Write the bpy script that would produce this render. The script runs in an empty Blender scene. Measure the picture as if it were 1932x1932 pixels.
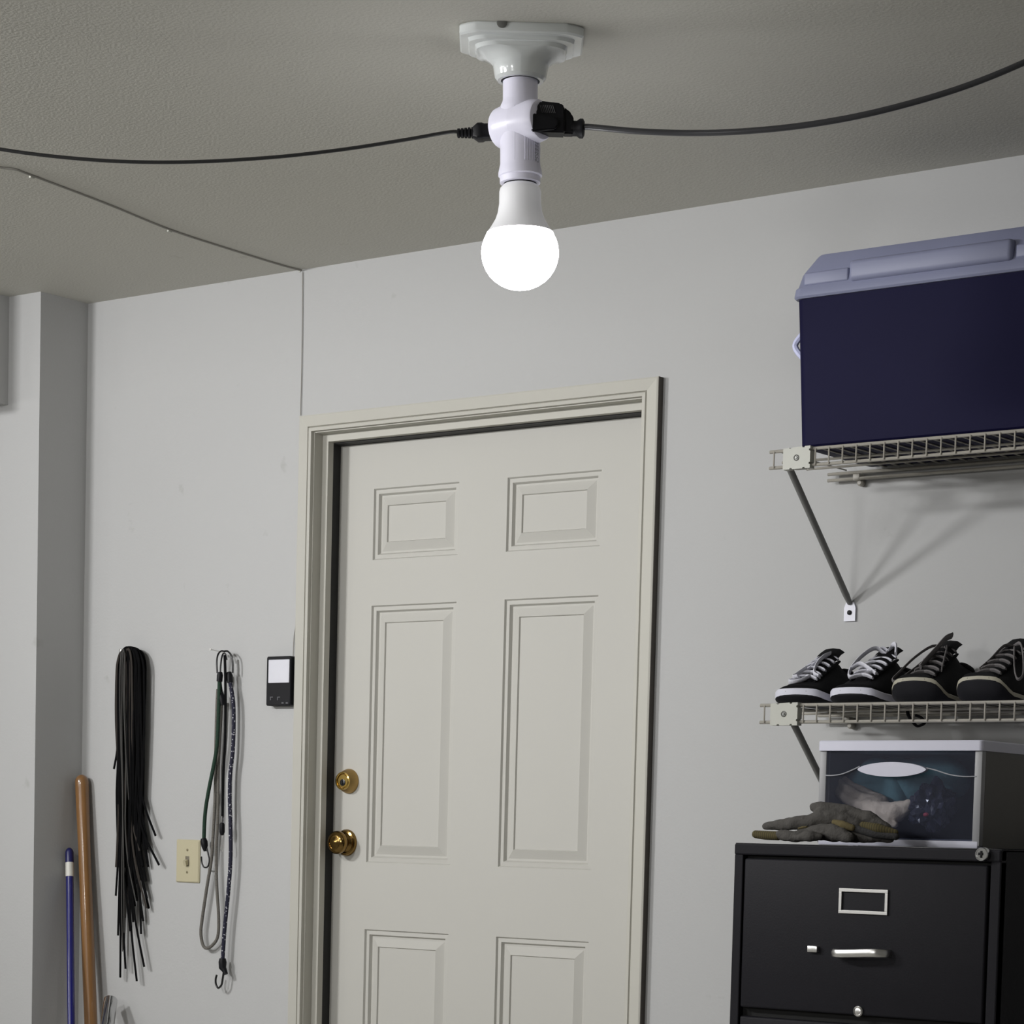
import bpy, bmesh, math, random
import numpy as np
from mathutils import Vector, Matrix, Euler
random.seed(7)
SC = bpy.context.scene
COL = SC.collection

# ------------------------------------------------------------------ camera
F, CX, CY, YAW, PITCH, ROLL = 4604.02, 937.66, 1883.62, -0.64601, -0.06646, 0.02535
CAM = Vector((3.6, -4.6, 1.111))
_f = Vector((math.sin(YAW)*math.cos(PITCH), math.cos(YAW)*math.cos(PITCH), math.sin(PITCH)))
_r = Vector((math.cos(YAW), -math.sin(YAW), 0)); _u = _r.cross(_f)
RIGHT = _r*math.cos(ROLL) + _u*math.sin(ROLL)
UP = -_r*math.sin(ROLL) + _u*math.cos(ROLL)
FWD = _f
cam = bpy.data.cameras.new('camera'); camo = bpy.data.objects.new('camera', cam); COL.objects.link(camo)
cam.sensor_width = 36; cam.lens = F/1932*36
cam.shift_x = (966-CX)/1932; cam.shift_y = (CY-966)/1932
cam.clip_start = 0.05; cam.clip_end = 60
M = Matrix((RIGHT, UP, -FWD)).transposed().to_4x4(); M.translation = CAM
camo.matrix_world = M
SC.camera = camo

# ------------------------------------------------------------------ world, light, exposure
SC.view_settings.view_transform = 'Standard'; SC.view_settings.look = 'None'
SC.view_settings.gamma = 1; SC.view_settings.use_curve_mapping = False
SC.view_settings.exposure = 0.10
w = bpy.data.worlds.new('sky'); SC.world = w; w.use_nodes = True
w.node_tree.nodes['Background'].inputs[0].default_value = (.75, .85, 1, 1)
w.node_tree.nodes['Background'].inputs[1].default_value = 1.0
# daylight through the four windows of the garage door behind the photographer
WINX = [(1.0, 30), (-1.1, 8), (-3.3, 16), (-4.6, 16)]
REAR = -6.2
for k, (wx, en) in enumerate(WINX):
    l = bpy.data.lights.new('window_daylight', 'AREA'); l.shape = 'RECTANGLE'; l.size = .62; l.size_y = .42
    l.energy = en; l.color = (1, .99, .97)
    o = bpy.data.objects.new('window_daylight', l); COL.objects.link(o)
    o.location = (wx, REAR+.02, 1.95); o.rotation_euler = (math.radians(90), 0, 0)

# two unseen area lights added to brighten the back wall from the left
for loc, aim, en in (((-1.7, -3.0, 2.40), (.2, 0, 1.4), 24), ((-.4, -3.2, 2.40), (.5, 0, 1.3), 13)):
    l = bpy.data.lights.new('added_side_light', 'AREA'); l.shape = 'RECTANGLE'; l.size = .38; l.size_y = .14; l.energy = en; l.color = (1, 1, 1); l.spread = math.radians(125)
    o = bpy.data.objects.new('added_side_light', l); COL.objects.link(o); o.location = loc
    o.rotation_euler = (Vector(aim)-Vector(loc)).to_track_quat('-Z', 'Y').to_euler()

# ------------------------------------------------------------------ helpers
def ray(px, py):
    return FWD + RIGHT*((px-CX)/F) - UP*((py-CY)/F)
def onY(px, py, Y=0.):
    d = ray(px, py); return CAM + d*((Y-CAM.y)/d.y)
def onZ(px, py, Z):
    d = ray(px, py); return CAM + d*((Z-CAM.z)/d.z)
def onX(px, py, X):
    d = ray(px, py); return CAM + d*((X-CAM.x)/d.x)

def srgb(r, g, b):
    f = lambda c: (c/12.92 if c <= .04045 else ((c+.055)/1.055)**2.4)
    return (f(r/255), f(g/255), f(b/255))

def mat(name, col, rough=.6, metal=0, var=.0, vscale=8, bump=0, bscale=60, spec=.5, coat=0, emit=None, estr=0, detail=4):
    m = bpy.data.materials.new(name); m.use_nodes = True
    nt = m.node_tree; b = nt.nodes['Principled BSDF']
    b.inputs['Base Color'].default_value = (*col, 1); b.inputs['Roughness'].default_value = rough
    b.inputs['Metallic'].default_value = metal; b.inputs['Specular IOR Level'].default_value = spec
    b.inputs['Coat Weight'].default_value = coat
    tc = nt.nodes.new('ShaderNodeTexCoord')
    if var:
        n = nt.nodes.new('ShaderNodeTexNoise'); n.inputs['Scale'].default_value = vscale; n.inputs['Detail'].default_value = detail
        nt.links.new(tc.outputs['Object'], n.inputs['Vector'])
        mx = nt.nodes.new('ShaderNodeMix'); mx.data_type = 'RGBA'
        mx.inputs[6].default_value = (*[c*(1-var) for c in col], 1); mx.inputs[7].default_value = (*[min(1, c*(1+var)) for c in col], 1)
        nt.links.new(n.outputs['Fac'], mx.inputs[0]); nt.links.new(mx.outputs[2], b.inputs['Base Color'])
    if bump:
        n2 = nt.nodes.new('ShaderNodeTexNoise'); n2.inputs['Scale'].default_value = bscale; n2.inputs['Detail'].default_value = 3
        nt.links.new(tc.outputs['Object'], n2.inputs['Vector'])
        bp = nt.nodes.new('ShaderNodeBump'); bp.inputs['Strength'].default_value = bump; bp.inputs['Distance'].default_value = .004
        nt.links.new(n2.outputs['Fac'], bp.inputs['Height']); nt.links.new(bp.outputs['Normal'], b.inputs['Normal'])
    if emit:
        b.inputs['Emission Color'].default_value = (*emit, 1); b.inputs['Emission Strength'].default_value = estr
    return m

def put(bm, x0, x1, y0, y1, z0, z1, bev=0, seg=2):
    vs = [bm.verts.new((x, y, z)) for x in (x0, x1) for y in (y0, y1) for z in (z0, z1)]
    fs = [(0, 1, 3, 2), (4, 6, 7, 5), (0, 4, 5, 1), (2, 3, 7, 6), (0, 2, 6, 4), (1, 5, 7, 3)]
    faces = [bm.faces.new([vs[i] for i in f]) for f in fs]
    if bev:
        es = set(e for f in faces for e in f.edges)
        bmesh.ops.bevel(bm, geom=list(es), offset=bev, segments=seg, profile=.5, affect='EDGES')
def box(*a, **k):
    bm = bmesh.new(); put(bm, *a, **k); return bm

def tube(bm, pts, r, seg=8, closed=False, flat=None, caps=True):
    """sweep a round (or flat: width, thickness, side vector) section along a polyline"""
    pts = [Vector(p) for p in pts]; n = len(pts)
    rs = r if isinstance(r, (list, tuple)) else [r]*n
    T = []
    for i in range(n):
        a = pts[(i-1) % n] if (closed or i > 0) else pts[0]
        b = pts[(i+1) % n] if (closed or i < n-1) else pts[-1]
        d = (b-a); T.append(d.normalized() if d.length > 1e-9 else Vector((0, 0, 1)))
    nrm = T[0].orthogonal().normalized()
    if flat is not None: nrm = Vector(flat[1]); nrm = (nrm - T[0]*nrm.dot(T[0])).normalized()
    rings = []
    for i in range(n):
        if flat is not None: nrm = Vector(flat[1])
        nrm = nrm - T[i]*nrm.dot(T[i])
        nrm = nrm.normalized() if nrm.length > 1e-6 else T[i].orthogonal().normalized()
        bn = T[i].cross(nrm)
        k = flat[0] if flat is not None else 1
        rings.append([bm.verts.new(pts[i] + nrm*math.cos(2*math.pi*j/seg)*rs[i] + bn*math.sin(2*math.pi*j/seg)*rs[i]*k) for j in range(seg)])
    m = n if closed else n-1
    for i in range(m):
        A, B = rings[i], rings[(i+1) % n]
        for j in range(seg):
            bm.faces.new((A[j], A[(j+1) % seg], B[(j+1) % seg], B[j]))
    if caps and not closed:
        bm.faces.new(rings[0][::-1]); bm.faces.new(rings[-1])
    return bm
def mk_tube(*a, **k):
    return tube(bmesh.new(), *a, **k)

def spline(pts, n=8):
    """Catmull-Rom through points"""
    P = [Vector(p) for p in pts]; P = [P[0]*2-P[1]] + P + [P[-1]*2-P[-2]]
    out = []
    for i in range(1, len(P)-2):
        for k in range(n):
            t = k/n
            out.append(.5*((2*P[i]) + (P[i+1]-P[i-1])*t + (2*P[i-1]-5*P[i]+4*P[i+1]-P[i+2])*t*t + (3*P[i]-P[i-1]-3*P[i+1]+P[i+2])*t**3))
    out.append(P[-2]); return out

def loft(bm, rings, cap0=True, cap1=True):
    R = [[bm.verts.new(p) for p in ring] for ring in rings]; n = len(R[0])
    for A, B in zip(R, R[1:]):
        for j in range(n):
            bm.faces.new((A[j], A[(j+1) % n], B[(j+1) % n], B[j]))
    if cap0: bm.faces.new(R[0][::-1])
    if cap1: bm.faces.new(R[-1])
    return bm
def lathe(prof, seg=32, m=None, cap0=True, cap1=True, bm=None):
    m = m or Matrix(); bm = bm or bmesh.new()
    return loft(bm, [[m @ Vector((r*math.cos(2*math.pi*j/seg), r*math.sin(2*math.pi*j/seg), z)) for j in range(seg)] for r, z in prof], cap0, cap1)
def rrect(x0, x1, y0, y1, rad, z, n=5):
    p = []
    for cx, cy, a in ((x1-rad, y1-rad, 0), (x0+rad, y1-rad, 90), (x0+rad, y0+rad, 180), (x1-rad, y0+rad, 270)):
        for i in range(n+1):
            t = math.radians(a+90*i/n); p.append(Vector((cx+rad*math.cos(t), cy+rad*math.sin(t), z)))
    return p
def axis(loc, d, up=(0, 0, 1)):
    """matrix whose z axis points along d"""
    z = Vector(d).normalized(); x = Vector(up).cross(z)
    x = x.normalized() if x.length > 1e-6 else Vector((1, 0, 0))
    y = z.cross(x); m = Matrix((x, y, z)).transposed().to_4x4(); m.translation = Vector(loc); return m
def prism(bm, poly, m, depth):
    """extrude a 2D polygon (local x, y) by depth along local z of matrix m"""
    a = [bm.verts.new(m @ Vector((x, y, 0))) for x, y in poly]; b = [bm.verts.new(m @ Vector((x, y, depth))) for x, y in poly]
    n = len(poly); bm.faces.new(a[::-1]); bm.faces.new(b)
    for i in range(n): bm.faces.new((a[i], a[(i+1) % n], b[(i+1) % n], b[i]))
    return bm

def obj(name, bm, m, parent=None, smooth=True, local=False, angle=35):
    bmesh.ops.recalc_face_normals(bm, faces=bm.faces)
    me = bpy.data.meshes.new(name)
    if parent is not None and not local: bmesh.ops.transform(bm, matrix=_world(parent).inverted(), verts=bm.verts)
    org = None
    if parent is None and not local:
        lo = Vector((min(v.co[i] for v in bm.verts) for i in range(3))); hi = Vector((max(v.co[i] for v in bm.verts) for i in range(3)))
        org = Vector(((lo.x+hi.x)/2, (lo.y+hi.y)/2, lo.z)); bmesh.ops.translate(bm, vec=-org, verts=bm.verts)
    bm.to_mesh(me); bm.free(); me.materials.append(m)
    if smooth:
        for p in me.polygons: p.use_smooth = True
        me.set_sharp_from_angle(angle=math.radians(angle))
    o = bpy.data.objects.new(name, me); COL.objects.link(o)
    if org is not None: o.location = org
    if parent is not None: o.parent = parent
    return o
def _world(o):
    m = Matrix.LocRotScale(o.location, o.rotation_euler, o.scale)
    return _world(o.parent) @ m if o.parent else m
def tag(o, label, cat, group=None):
    o['label'] = label; o['category'] = cat
    if group: o['group'] = group
    return o
def thing(name, label, cat, loc, rot=(0, 0, 0), group=None):
    o = bpy.data.objects.new(name, None); COL.objects.link(o); o.location = loc; o.rotation_euler = rot; o.empty_display_size = .05
    return tag(o, label, cat, group)
def struct(name, bm, m, parent=None, smooth=False):
    o = obj(name, bm, m, parent, smooth)
    if parent is None: o['kind'] = 'structure'
    return o
def remeshed(name, bm, m, parent, voxel=.003, smooth_it=6):
    o = obj(name, bm, m, parent)
    md = o.modifiers.new('r', 'REMESH'); md.mode = 'VOXEL'; md.voxel_size = voxel
    ms = o.modifiers.new('s', 'SMOOTH'); ms.iterations = smooth_it; ms.factor = .5
    dg = bpy.context.evaluated_depsgraph_get(); dg.update()
    me = bpy.data.meshes.new_from_object(o.evaluated_get(dg)); o.modifiers.clear(); o.data = me
    if not me.materials: me.materials.append(m)
    from mathutils import noise as mn
    for v in me.vertices: v.co += v.normal*(mn.noise(v.co*55)*.0022 + mn.noise(v.co*130)*.0010)
    for p in me.polygons: p.use_smooth = True
    return o
def blob(bm, c, s, rot=None, sub=3):
    m = Matrix.LocRotScale(Vector(c), rot or Euler((0, 0, 0)), Vector(s))
    bmesh.ops.create_icosphere(bm, subdivisions=sub, radius=1, matrix=m)

# ------------------------------------------------------------------ materials
def wall_mat(name, col, bump, bscale):
    m = mat(name, col, .75, var=.025, vscale=1.6, bump=bump, bscale=bscale, spec=.25)
    nt = m.node_tree; b = nt.nodes['Principled BSDF']
    # scattered scuffs and small smudges
    tc = nt.nodes.new('ShaderNodeTexCoord'); v = nt.nodes.new('ShaderNodeTexNoise'); v.inputs['Scale'].default_value = 11; v.inputs['Detail'].default_value = 8
    nt.links.new(tc.outputs['Object'], v.inputs['Vector'])
    r = nt.nodes.new('ShaderNodeValToRGB'); r.color_ramp.elements[0].position = .70; r.color_ramp.elements[1].position = .80
    r.color_ramp.elements[0].color = (1, 1, 1, 1); r.color_ramp.elements[1].color = (.80, .79, .77, 1)
    nt.links.new(v.outputs['Fac'], r.inputs[0])
    mul = nt.nodes.new('ShaderNodeMix'); mul.data_type = 'RGBA'; mul.blend_type = 'MULTIPLY'; mul.inputs[0].default_value = 1
    src = b.inputs['Base Color'].links[0].from_socket
    nt.links.new(src, mul.inputs[6]); nt.links.new(r.outputs[0], mul.inputs[7]); nt.links.new(mul.outputs[2], b.inputs['Base Color'])
    return m
WALL = wall_mat('wall_paint', (.47, .47, .468), .10, 150)
CEIL = wall_mat('ceiling_texture', (.61, .597, .545), .30, 150)
TRIM = mat('trim_paint', (.50, .488, .44), .55, var=.03, vscale=5, bump=.04, bscale=40, spec=.3)
DOOR = mat('door_paint', (.505, .495, .46), .6, var=.02, vscale=3, bump=.03, bscale=80, spec=.25)
SEAL = mat('weatherstrip', (.02, .02, .02), .7, var=.2, vscale=60)
FLOOR = mat('concrete', (.46, .45, .42), .8, var=.15, vscale=3, bump=.2, bscale=30)
BRASS = mat('brass', (.62, .42, .12), .16, 1, var=.15, vscale=30)
BRASSD = mat('brass_dark', (.24, .15, .05), .14, 1, var=.25, vscale=30)
BRASSM = mat('brass_matte', (.42, .28, .11), .42, 1, var=.15, vscale=40)
BLACK = mat('black_plastic', (.007, .007, .009), .5, var=.2, vscale=40, spec=.2)
BLACKG = mat('black_gloss', (.01, .01, .011), .25, var=.2, vscale=40)
WHITEP = mat('white_plastic', (.86, .845, .99), .32, var=.02, vscale=10)
PORC = mat('porcelain', (.74, .77, .77), .14, var=.03, vscale=10, coat=.6)
CHROME = mat('chrome', (.72, .72, .72), .15, 1, var=.08, vscale=30)
STEEL = mat('steel_satin', (.75, .74, .72), .32, 1, var=.06, vscale=60)
WIRE = mat('shelf_wire_coating', (.34, .32, .28), .45, var=.12, vscale=40)
CLIPM = mat('shelf_clip_plastic', (.46, .46, .41), .5, var=.05, vscale=30)
BRACE = mat('brace_grey', (.17, .17, .165), .5, var=.12, vscale=40)

# ------------------------------------------------------------------ room shell
ZC = 2.5
XL = onY(166.5, 573).x            # inside corner beside the left jog
JOG = -0.168                      # front face of the thicker wall on the left
XW0, XW1 = -5.6, 4.6
YD = .085                         # door slab front
# openings in the back wall for the door
xo0 = onY(590.5, 1007, 0).x       # jamb face left
xo1 = onY(1207, 1007, 0).x + .016
zo = onY(763.6, 799, 0).z         # jamb head
bm = bmesh.new()
put(bm, XL, xo0-.02, 0, .14, 0, ZC); put(bm, xo1+.02, XW1, 0, .14, 0, ZC); put(bm, xo0-.02, xo1+.02, 0, .14, zo+.02, ZC)
struct('wall_back', bm, WALL)
struct('wall_left', box(XW0, XL, JOG, .14, 0, ZC), WALL)
struct('floor', box(XW0, XW1, REAR, .6, -.1, 0), FLOOR)
struct('ceiling', box(XW0, XW1, REAR, .14, ZC, ZC+.1), CEIL)
struct('wall_right', box(XW1, XW1+.12, REAR, .14, 0, ZC), WALL)
struct('wall_side', box(XW0-.12, XW0, REAR, .14, 0, ZC), WALL)
bm = bmesh.new()
xs = sorted([(x-.31, x+.31) for x, _ in WINX])
edges = [XW0] + [e for p in xs for e in p] + [XW1]
put(bm, XW0, XW1, REAR-.12, REAR, 0, 1.74); put(bm, XW0, XW1, REAR-.12, REAR, 2.16, ZC)
for a, b in zip(edges[::2], edges[1::2]): put(bm, a, b, REAR-.12, REAR, 1.74, 2.16)
struct('wall_rear', bm, WALL)
struct('wall_light_blocker', box(XW0, XW1, -3.75, -3.55, 2.2, ZC), WALL)  # unseen drop beam added to keep window light off the ceiling
# ceiling beam at far left, running towards the garage door
bx = onY(17.5, 562, JOG).x
struct('wall_bulkhead', box(bx-.32, bx, JOG-.28, JOG, onY(15, 764, JOG).z, ZC), WALL)

# ------------------------------------------------------------------ door, jamb, casing
d = bpy.data.objects.new('door_1', None); COL.objects.link(d); d['kind'] = 'structure'
d.location = ((xo0+xo1)/2, YD, .0); d.empty_display_size = .1
xs0, xs1 = onY(640.6, 1007, YD).x - .001, xo1 - .004
zs0, zs1 = .02, onY(763.6, 830.7, YD).z
def prect(a, b):      # panel rectangle from its top left and bottom right pixels
    p, q = onY(*a, YD), onY(*b, YD); return p.x, q.x, q.z, p.z
TL = prect((706, 922.5), (863.5, 1047)); TR = prect((958, 901), (1131, 1030))
ML = prect((701, 1142), (846.5, 1631)); MR = prect((952, 1132), (1112, 1643))
LL = prect((685.5, 1753), (843, 1763)); LR = prect((934, 1767), (1107, 1777))
cols = [((TL[0]+ML[0])/2, (TL[1]+ML[1])/2+.002), ((TR[0]+MR[0])/2, (TR[1]+MR[1])/2+.002)]
rows = [((TL[2]+TR[2])/2, (TL[3]+TR[3])/2), ((ML[2]+MR[2])/2, (ML[3]+MR[3])/2), (.24, (LL[3]+LR[3])/2)]
bm = bmesh.new()
gx = [xs0, cols[0][0], cols[0][1], cols[1][0], cols[1][1], xs1]
gz = [zs0, rows[2][0], rows[2][1], rows[1][0], rows[1][1], rows[0][0], rows[0][1], zs1]
V = {(i, j): bm.verts.new((x, YD, z)) for i, x in enumerate(gx) for j, z in enumerate(gz)}
for i in range(5):
    for j in range(7):
        if i in (1, 3) and j in (1, 3, 5): continue
        bm.faces.new((V[i, j], V[i+1, j], V[i+1, j+1], V[i, j+1]))
B = [bm.verts.new((x, YD+.045, z)) for x, z in ((xs0, zs0), (xs1, zs0), (xs1, zs1), (xs0, zs1))]
bm.faces.new(B[::-1])
fr = [[V[i, 0] for i in range(6)], [V[5, j] for j in range(8)], [V[i, 7] for i in range(5, -1, -1)], [V[0, j] for j in range(7, -1, -1)]]
for k in range(4): bm.faces.new([B[k], B[(k+1) % 4]] + fr[k][::-1])
slab = obj('door_slab', bm, DOOR, d, smooth=False)
PROF = [(0, 0), (.003, .0055), (.0125, .0045), (.0165, .0125), (.021, .0125), (.042, .0035), (.044, .0075), (.047, .0075)]
for x0, x1 in cols:
    for z0, z1 in rows:
        bm = bmesh.new()
        rings = [[(x0+a, YD+b, z0+a), (x1-a, YD+b, z0+a), (x1-a, YD+b, z1-a), (x0+a, YD+b, z1-a)] for a, b in PROF]
        loft(bm, rings, False, True); obj('panel', bm, DOOR, slab, smooth=False)
# jamb: reveal, stop and rubber seal on both sides and the head
STOP0, STOP1 = .030, .050
xa = onY(607, 1007, STOP0).x; xb = onY(616, 1007, STOP0).x; stw = max(.008, xb-xo0)
bm = bmesh.new()
put(bm, xo0-.02, xo0, 0, .14, 0, zo+.02); put(bm, xo1, xo1+.02, 0, .14, 0, zo+.02); put(bm, xo0, xo1, 0, .14, zo, zo+.02)
obj('jamb', bm, TRIM, d, smooth=False)
zst = onY(763.6, 818.6, STOP0).z
bm = bmesh.new()
put(bm, xo0, xo0+stw, STOP0, STOP1, 0, zo); put(bm, xo1-.004, xo1, STOP0, STOP1, 0, zo); put(bm, xo0+stw, xo1-.004, STOP0, STOP1, zst, zo)
obj('door_stop', bm, TRIM, d, smooth=False)
bm = bmesh.new()
put(bm, xo0, xs0, STOP1, YD+.02, 0, zo); put(bm, xs0, xo1, STOP1, YD+.02, zs1+.001, zo)
obj('weatherstrip', bm, SEAL, d, smooth=False)
struct('wall_beyond', box(xo0-.2, xo1+.2, .3, .34, 0, ZC), SEAL)
# casing: three mitred boards with a raised outer edge
cxo0, czt = onY(565, 785, -.018).x, onY(905, 747.4, -.018).z
cxo1 = onY(1240, 800, -.018).x
cxi0, cxi1, czi = onY(584, 1007, -.012).x, onY(1207, 1007, -.012).x, onY(763.6, 790.6, -.012).z
def casing(name, P):
    # P: four corner loops (outer, step, inner) as (x, z) start and end; profile thickness from outer to inner edge
    bm = bmesh.new()
    o0, o1, i0, i1 = P
    lerp = lambda a, b, t: (a[0]+(b[0]-a[0])*t, a[1]+(b[1]-a[1])*t)
    prof = [(0, 0), (0, -.018), (.08, -.0195), (.70, -.013), (.74, -.008), (.80, -.013), (1, -.011), (1, 0)]
    rings = []
    for a, b in ((o0, i0), (o1, i1)):
        rings.append([(lerp(a, b, t)[0], y, lerp(a, b, t)[1]) for t, y in prof])
    loft(bm, rings); return struct(name, bm, TRIM)
xi0, xi1, zi = xo0-.003, xo1-.013, zo+.003
casing('trim_1', ((cxo0, 0), (cxo0, czt), (xi0, 0), (xi0, zi)))
casing('trim_2', ((cxo0, czt), (cxo1, czt), (xi0, zi), (xi1, zi)))
t3 = casing('trim_3', ((cxo1, czt), (cxo1, 0), (xi1, zi), (xi1, 0)))
obj('edge_shade_strip', box(cxo1, cxo1+.0015, -.018, 0, 0, czt), mat('edge_shade', (.085, .075, .065), .8, var=.2, vscale=20), t3, smooth=False)  # dark strip painted as the shade on the casing's right side
# deadbolt and knob
c = onY(659, 1474, YD); m = axis(c, (0, -1, 0))
db = obj('deadbolt', lathe([(.031, 0), (.031, .004), (.029, .010), (.0225, .024), (.021, .026), (.019, .026), (.0185, .023), (.016, .023)], 40, m), BRASSM, d)
obj('lock_face', lathe([(.0165, .0225), (.0165, .0245), (.0155, .0252)], 32, m), BRASS, db)
kb = lathe([(.0085, .025), (.0085, .0262), (.007, .0266)], 20, m @ Matrix.Translation((0, -.004, 0))); put(kb, c.x-.0008, c.x+.0008, YD-.0285, YD-.026, c.z-.009, c.z+.001)
obj('keyhole', kb, BLACKG, db)
obj('lock_rim', lathe([(.0225, .0235), (.0225, .0275), (.020, .0285), (.018, .027), (.0175, .0235)], 40, m, False, False), BRASS, db)
c = onY(654, 1590, YD); m = axis(c, (0, -1, 0))
kn = obj('knob', lathe([(.013, .012), (.013, .018), (.017, .021), (.0265, .026), (.0295, .034), (.0285, .041), (.024, .046), (.018, .048), (.0175, .0465), (.012, .047), (.006, .049)], 40, m), BRASSD, d)
obj('rosette', lathe([(.034, 0), (.034, .003), (.031, .008), (.026, .0095), (.0245, .008), (.017, .013), (.013, .016)], 40, m), BRASSD, kn)

# ------------------------------------------------------------------ bell wire along ceiling and wall
WIREW = mat('bell_wire', (.27, .26, .235), .6, var=.1, vscale=30)
bw = thing('bell_wire', 'thin grey bell wire stapled across the ceiling and down beside the door casing', 'wire', onY(553, 1238, 0))
cpts = [onZ(x, y, ZC-.0025) for x, y in ((-1400, 330), (-800, 310), (-400, 300), (-160, 299), (-60, 304), (0, 316), (30, 320), (60, 331), (200, 384), (320, 433), (420, 466), (520, 497))] + [Vector((onY(571, 511, 0).x, -.004, ZC-.003))]
wpts = [onY(x, y, -.003) for x, y in ((571, 513), (570.5, 600), (569, 700), (567, 784))]
xr = cxo0-.004
wp2 = [Vector((xr, -.003, z)) for z in np.linspace(wpts[-1].z-.01, onY(556, 1150, 0).z, 6)] + [onY(555, 1200, -.003), onY(553, 1239, -.006)]
obj('wire', mk_tube(spline(cpts, 5), .0022, 6), WIREW, bw); obj('wire', mk_tube(wpts, .0010, 6), WIREW, bw); obj('wire', mk_tube(spline(wp2, 3), .0011, 6), WIREW, bw)
for px, py in ((60, 331), (320, 433), (568, 510)):
    p = onZ(px, py, ZC); obj('staple', box(p.x-.003, p.x+.003, p.y-.006, p.y+.006, ZC-.006, ZC, bev=.001), CLIPM, bw)

# ------------------------------------------------------------------ ceiling lampholder, adapter, bulb, cords
PM = 1.0/1085.0                     # metres per pixel at the fixture
fc = onZ(984, 66, ZC)               # centre of the base on the ceiling
toc = Vector((CAM.x-fc.x, CAM.y-fc.y, 0)).normalized(); sdr = Vector((-toc.y, toc.x, 0))   # towards camera, image right
ang = math.atan2(sdr.y, sdr.x)
lh = thing('ceiling_lampholder', 'stepped porcelain lampholder base screwed to the ceiling', 'lampholder', (fc.x, fc.y, ZC), (0, 0, ang))
def chsq(h, ch, z, rd=.3, dy=.64, n=6):
    """chamfered oblong (rd=0) blending to rounded corners (rd=1), local"""
    p = []
    for sx, sy, a in ((1, 1, 0), (-1, 1, 90), (-1, -1, 180), (1, -1, 270)):
        for i in range(n+1):
            t = math.radians(a + 90*i/n); f = i/n; a0, a1 = math.radians(a), math.radians(a+90)
            arc = Vector((math.cos(t), math.sin(t))); chord = Vector((math.cos(a0), math.sin(a0))).lerp(Vector((math.cos(a1), math.sin(a1))), f)
            v = chord.lerp(arc, rd)
            p.append(Vector((sx*(h-ch)+ch*v.x, (sy*(h-ch)+ch*v.y)*dy, z)))
    return p
rings = [chsq(.105, .030, 0), chsq(.107, .030, -.003), chsq(.107, .030, -.0150), chsq(.104, .030, -.0180), chsq(.092, .030, -.0195, .5, .66), chsq(.090, .032, -.0255, .5, .66), chsq(.080, .038, -.0275, .7, .70),
         chsq(.077, .042, -.0340, .8, .72), chsq(.068, .05, -.0365, .95, .80), chsq(.061, .058, -.0425, 1, .88), chsq(.053, .0525, -.0485, 1, .96), chsq(.0485, .0482, -.0535, 1, 1), chsq(.0455, .0453, -.0690, 1, 1), chsq(.0445, .0443, -.0740, 1, 1), chsq(.040, .0398, -.0790, 1, 1), chsq(.034, .0338, -.0790, 1, 1), chsq(.033, .0328, -.062, 1, 1)]
bm = loft(bmesh.new(), rings)
# mounting notch in the rim nearest the room
obj('base', bm, PORC, lh, local=True, angle=28)
NOTCH = mat('recess_dark', (.16, .16, .15), .7, var=.1)
bm = lathe([(.009, 0), (.009, .004), (.006, .005)], 16, Matrix.Translation((-.034, -.066, -.002)) @ Matrix.Rotation(math.radians(90), 4, 'X'))
obj('mounting_notch', bm, NOTCH, lh, local=True)
# adapter
ztop = ZC-.0793
tilt = Matrix.Translation((fc.x, fc.y, ztop)) @ Matrix.Rotation(ang, 4, 'Z') @ Matrix.Rotation(-.024, 4, 'Y')
def tl(v): return tilt @ Vector(v)
ad = thing('socket_adapter', 'white screw-in socket adapter with two side outlets between base and bulb', 'adapter', tl((0, 0, -.17)), tilt.to_euler())
s = PM
def L(r_px, y_px): return (r_px*s, -(y_px-152)*s)
obj('body', lathe([L(26, 151), L(33, 152), L(33, 185), L(34, 190), L(37.5, 197), L(38, 203), L(38, 305), L(39.5, 312), L(41.5, 321), L(41.5, 327), L(39, 329), L(30, 329)], 48, tilt, True, True), WHITEP, ad)
bm = lathe([L(30, 328), L(38.5, 329), L(38.5, 340), L(35, 341), L(27, 341)], 48, tilt)
obj('collar', bm, WHITEP, ad)
obj('contact_gap', lathe([L(26, 340), L(31, 341), L(31, 343.5), L(27, 344)], 32, tilt), BLACK, ad)
obj('contact_gap', lathe([L(30.5, 149), L(30.5, 153)], 32, tilt), BLACK, ad)
# outlet bosses along an axis turned towards the room on the right
axr = Vector((math.cos(math.radians(-38)), math.sin(math.radians(-38)), 0))     # local: x = image right, -y = towards camera
zb = -(231-152)*s
for sg in (1, -1):
    mm = tilt @ axis(Vector((0, 0, zb)), axr*sg)
    obj('outlet_boss', lathe([(.040, .000), (.039, .016), (.0365, .032), (.0345, .043), (.0325, .046), (.028, .047)], 40, mm), WHITEP, ad)
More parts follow.
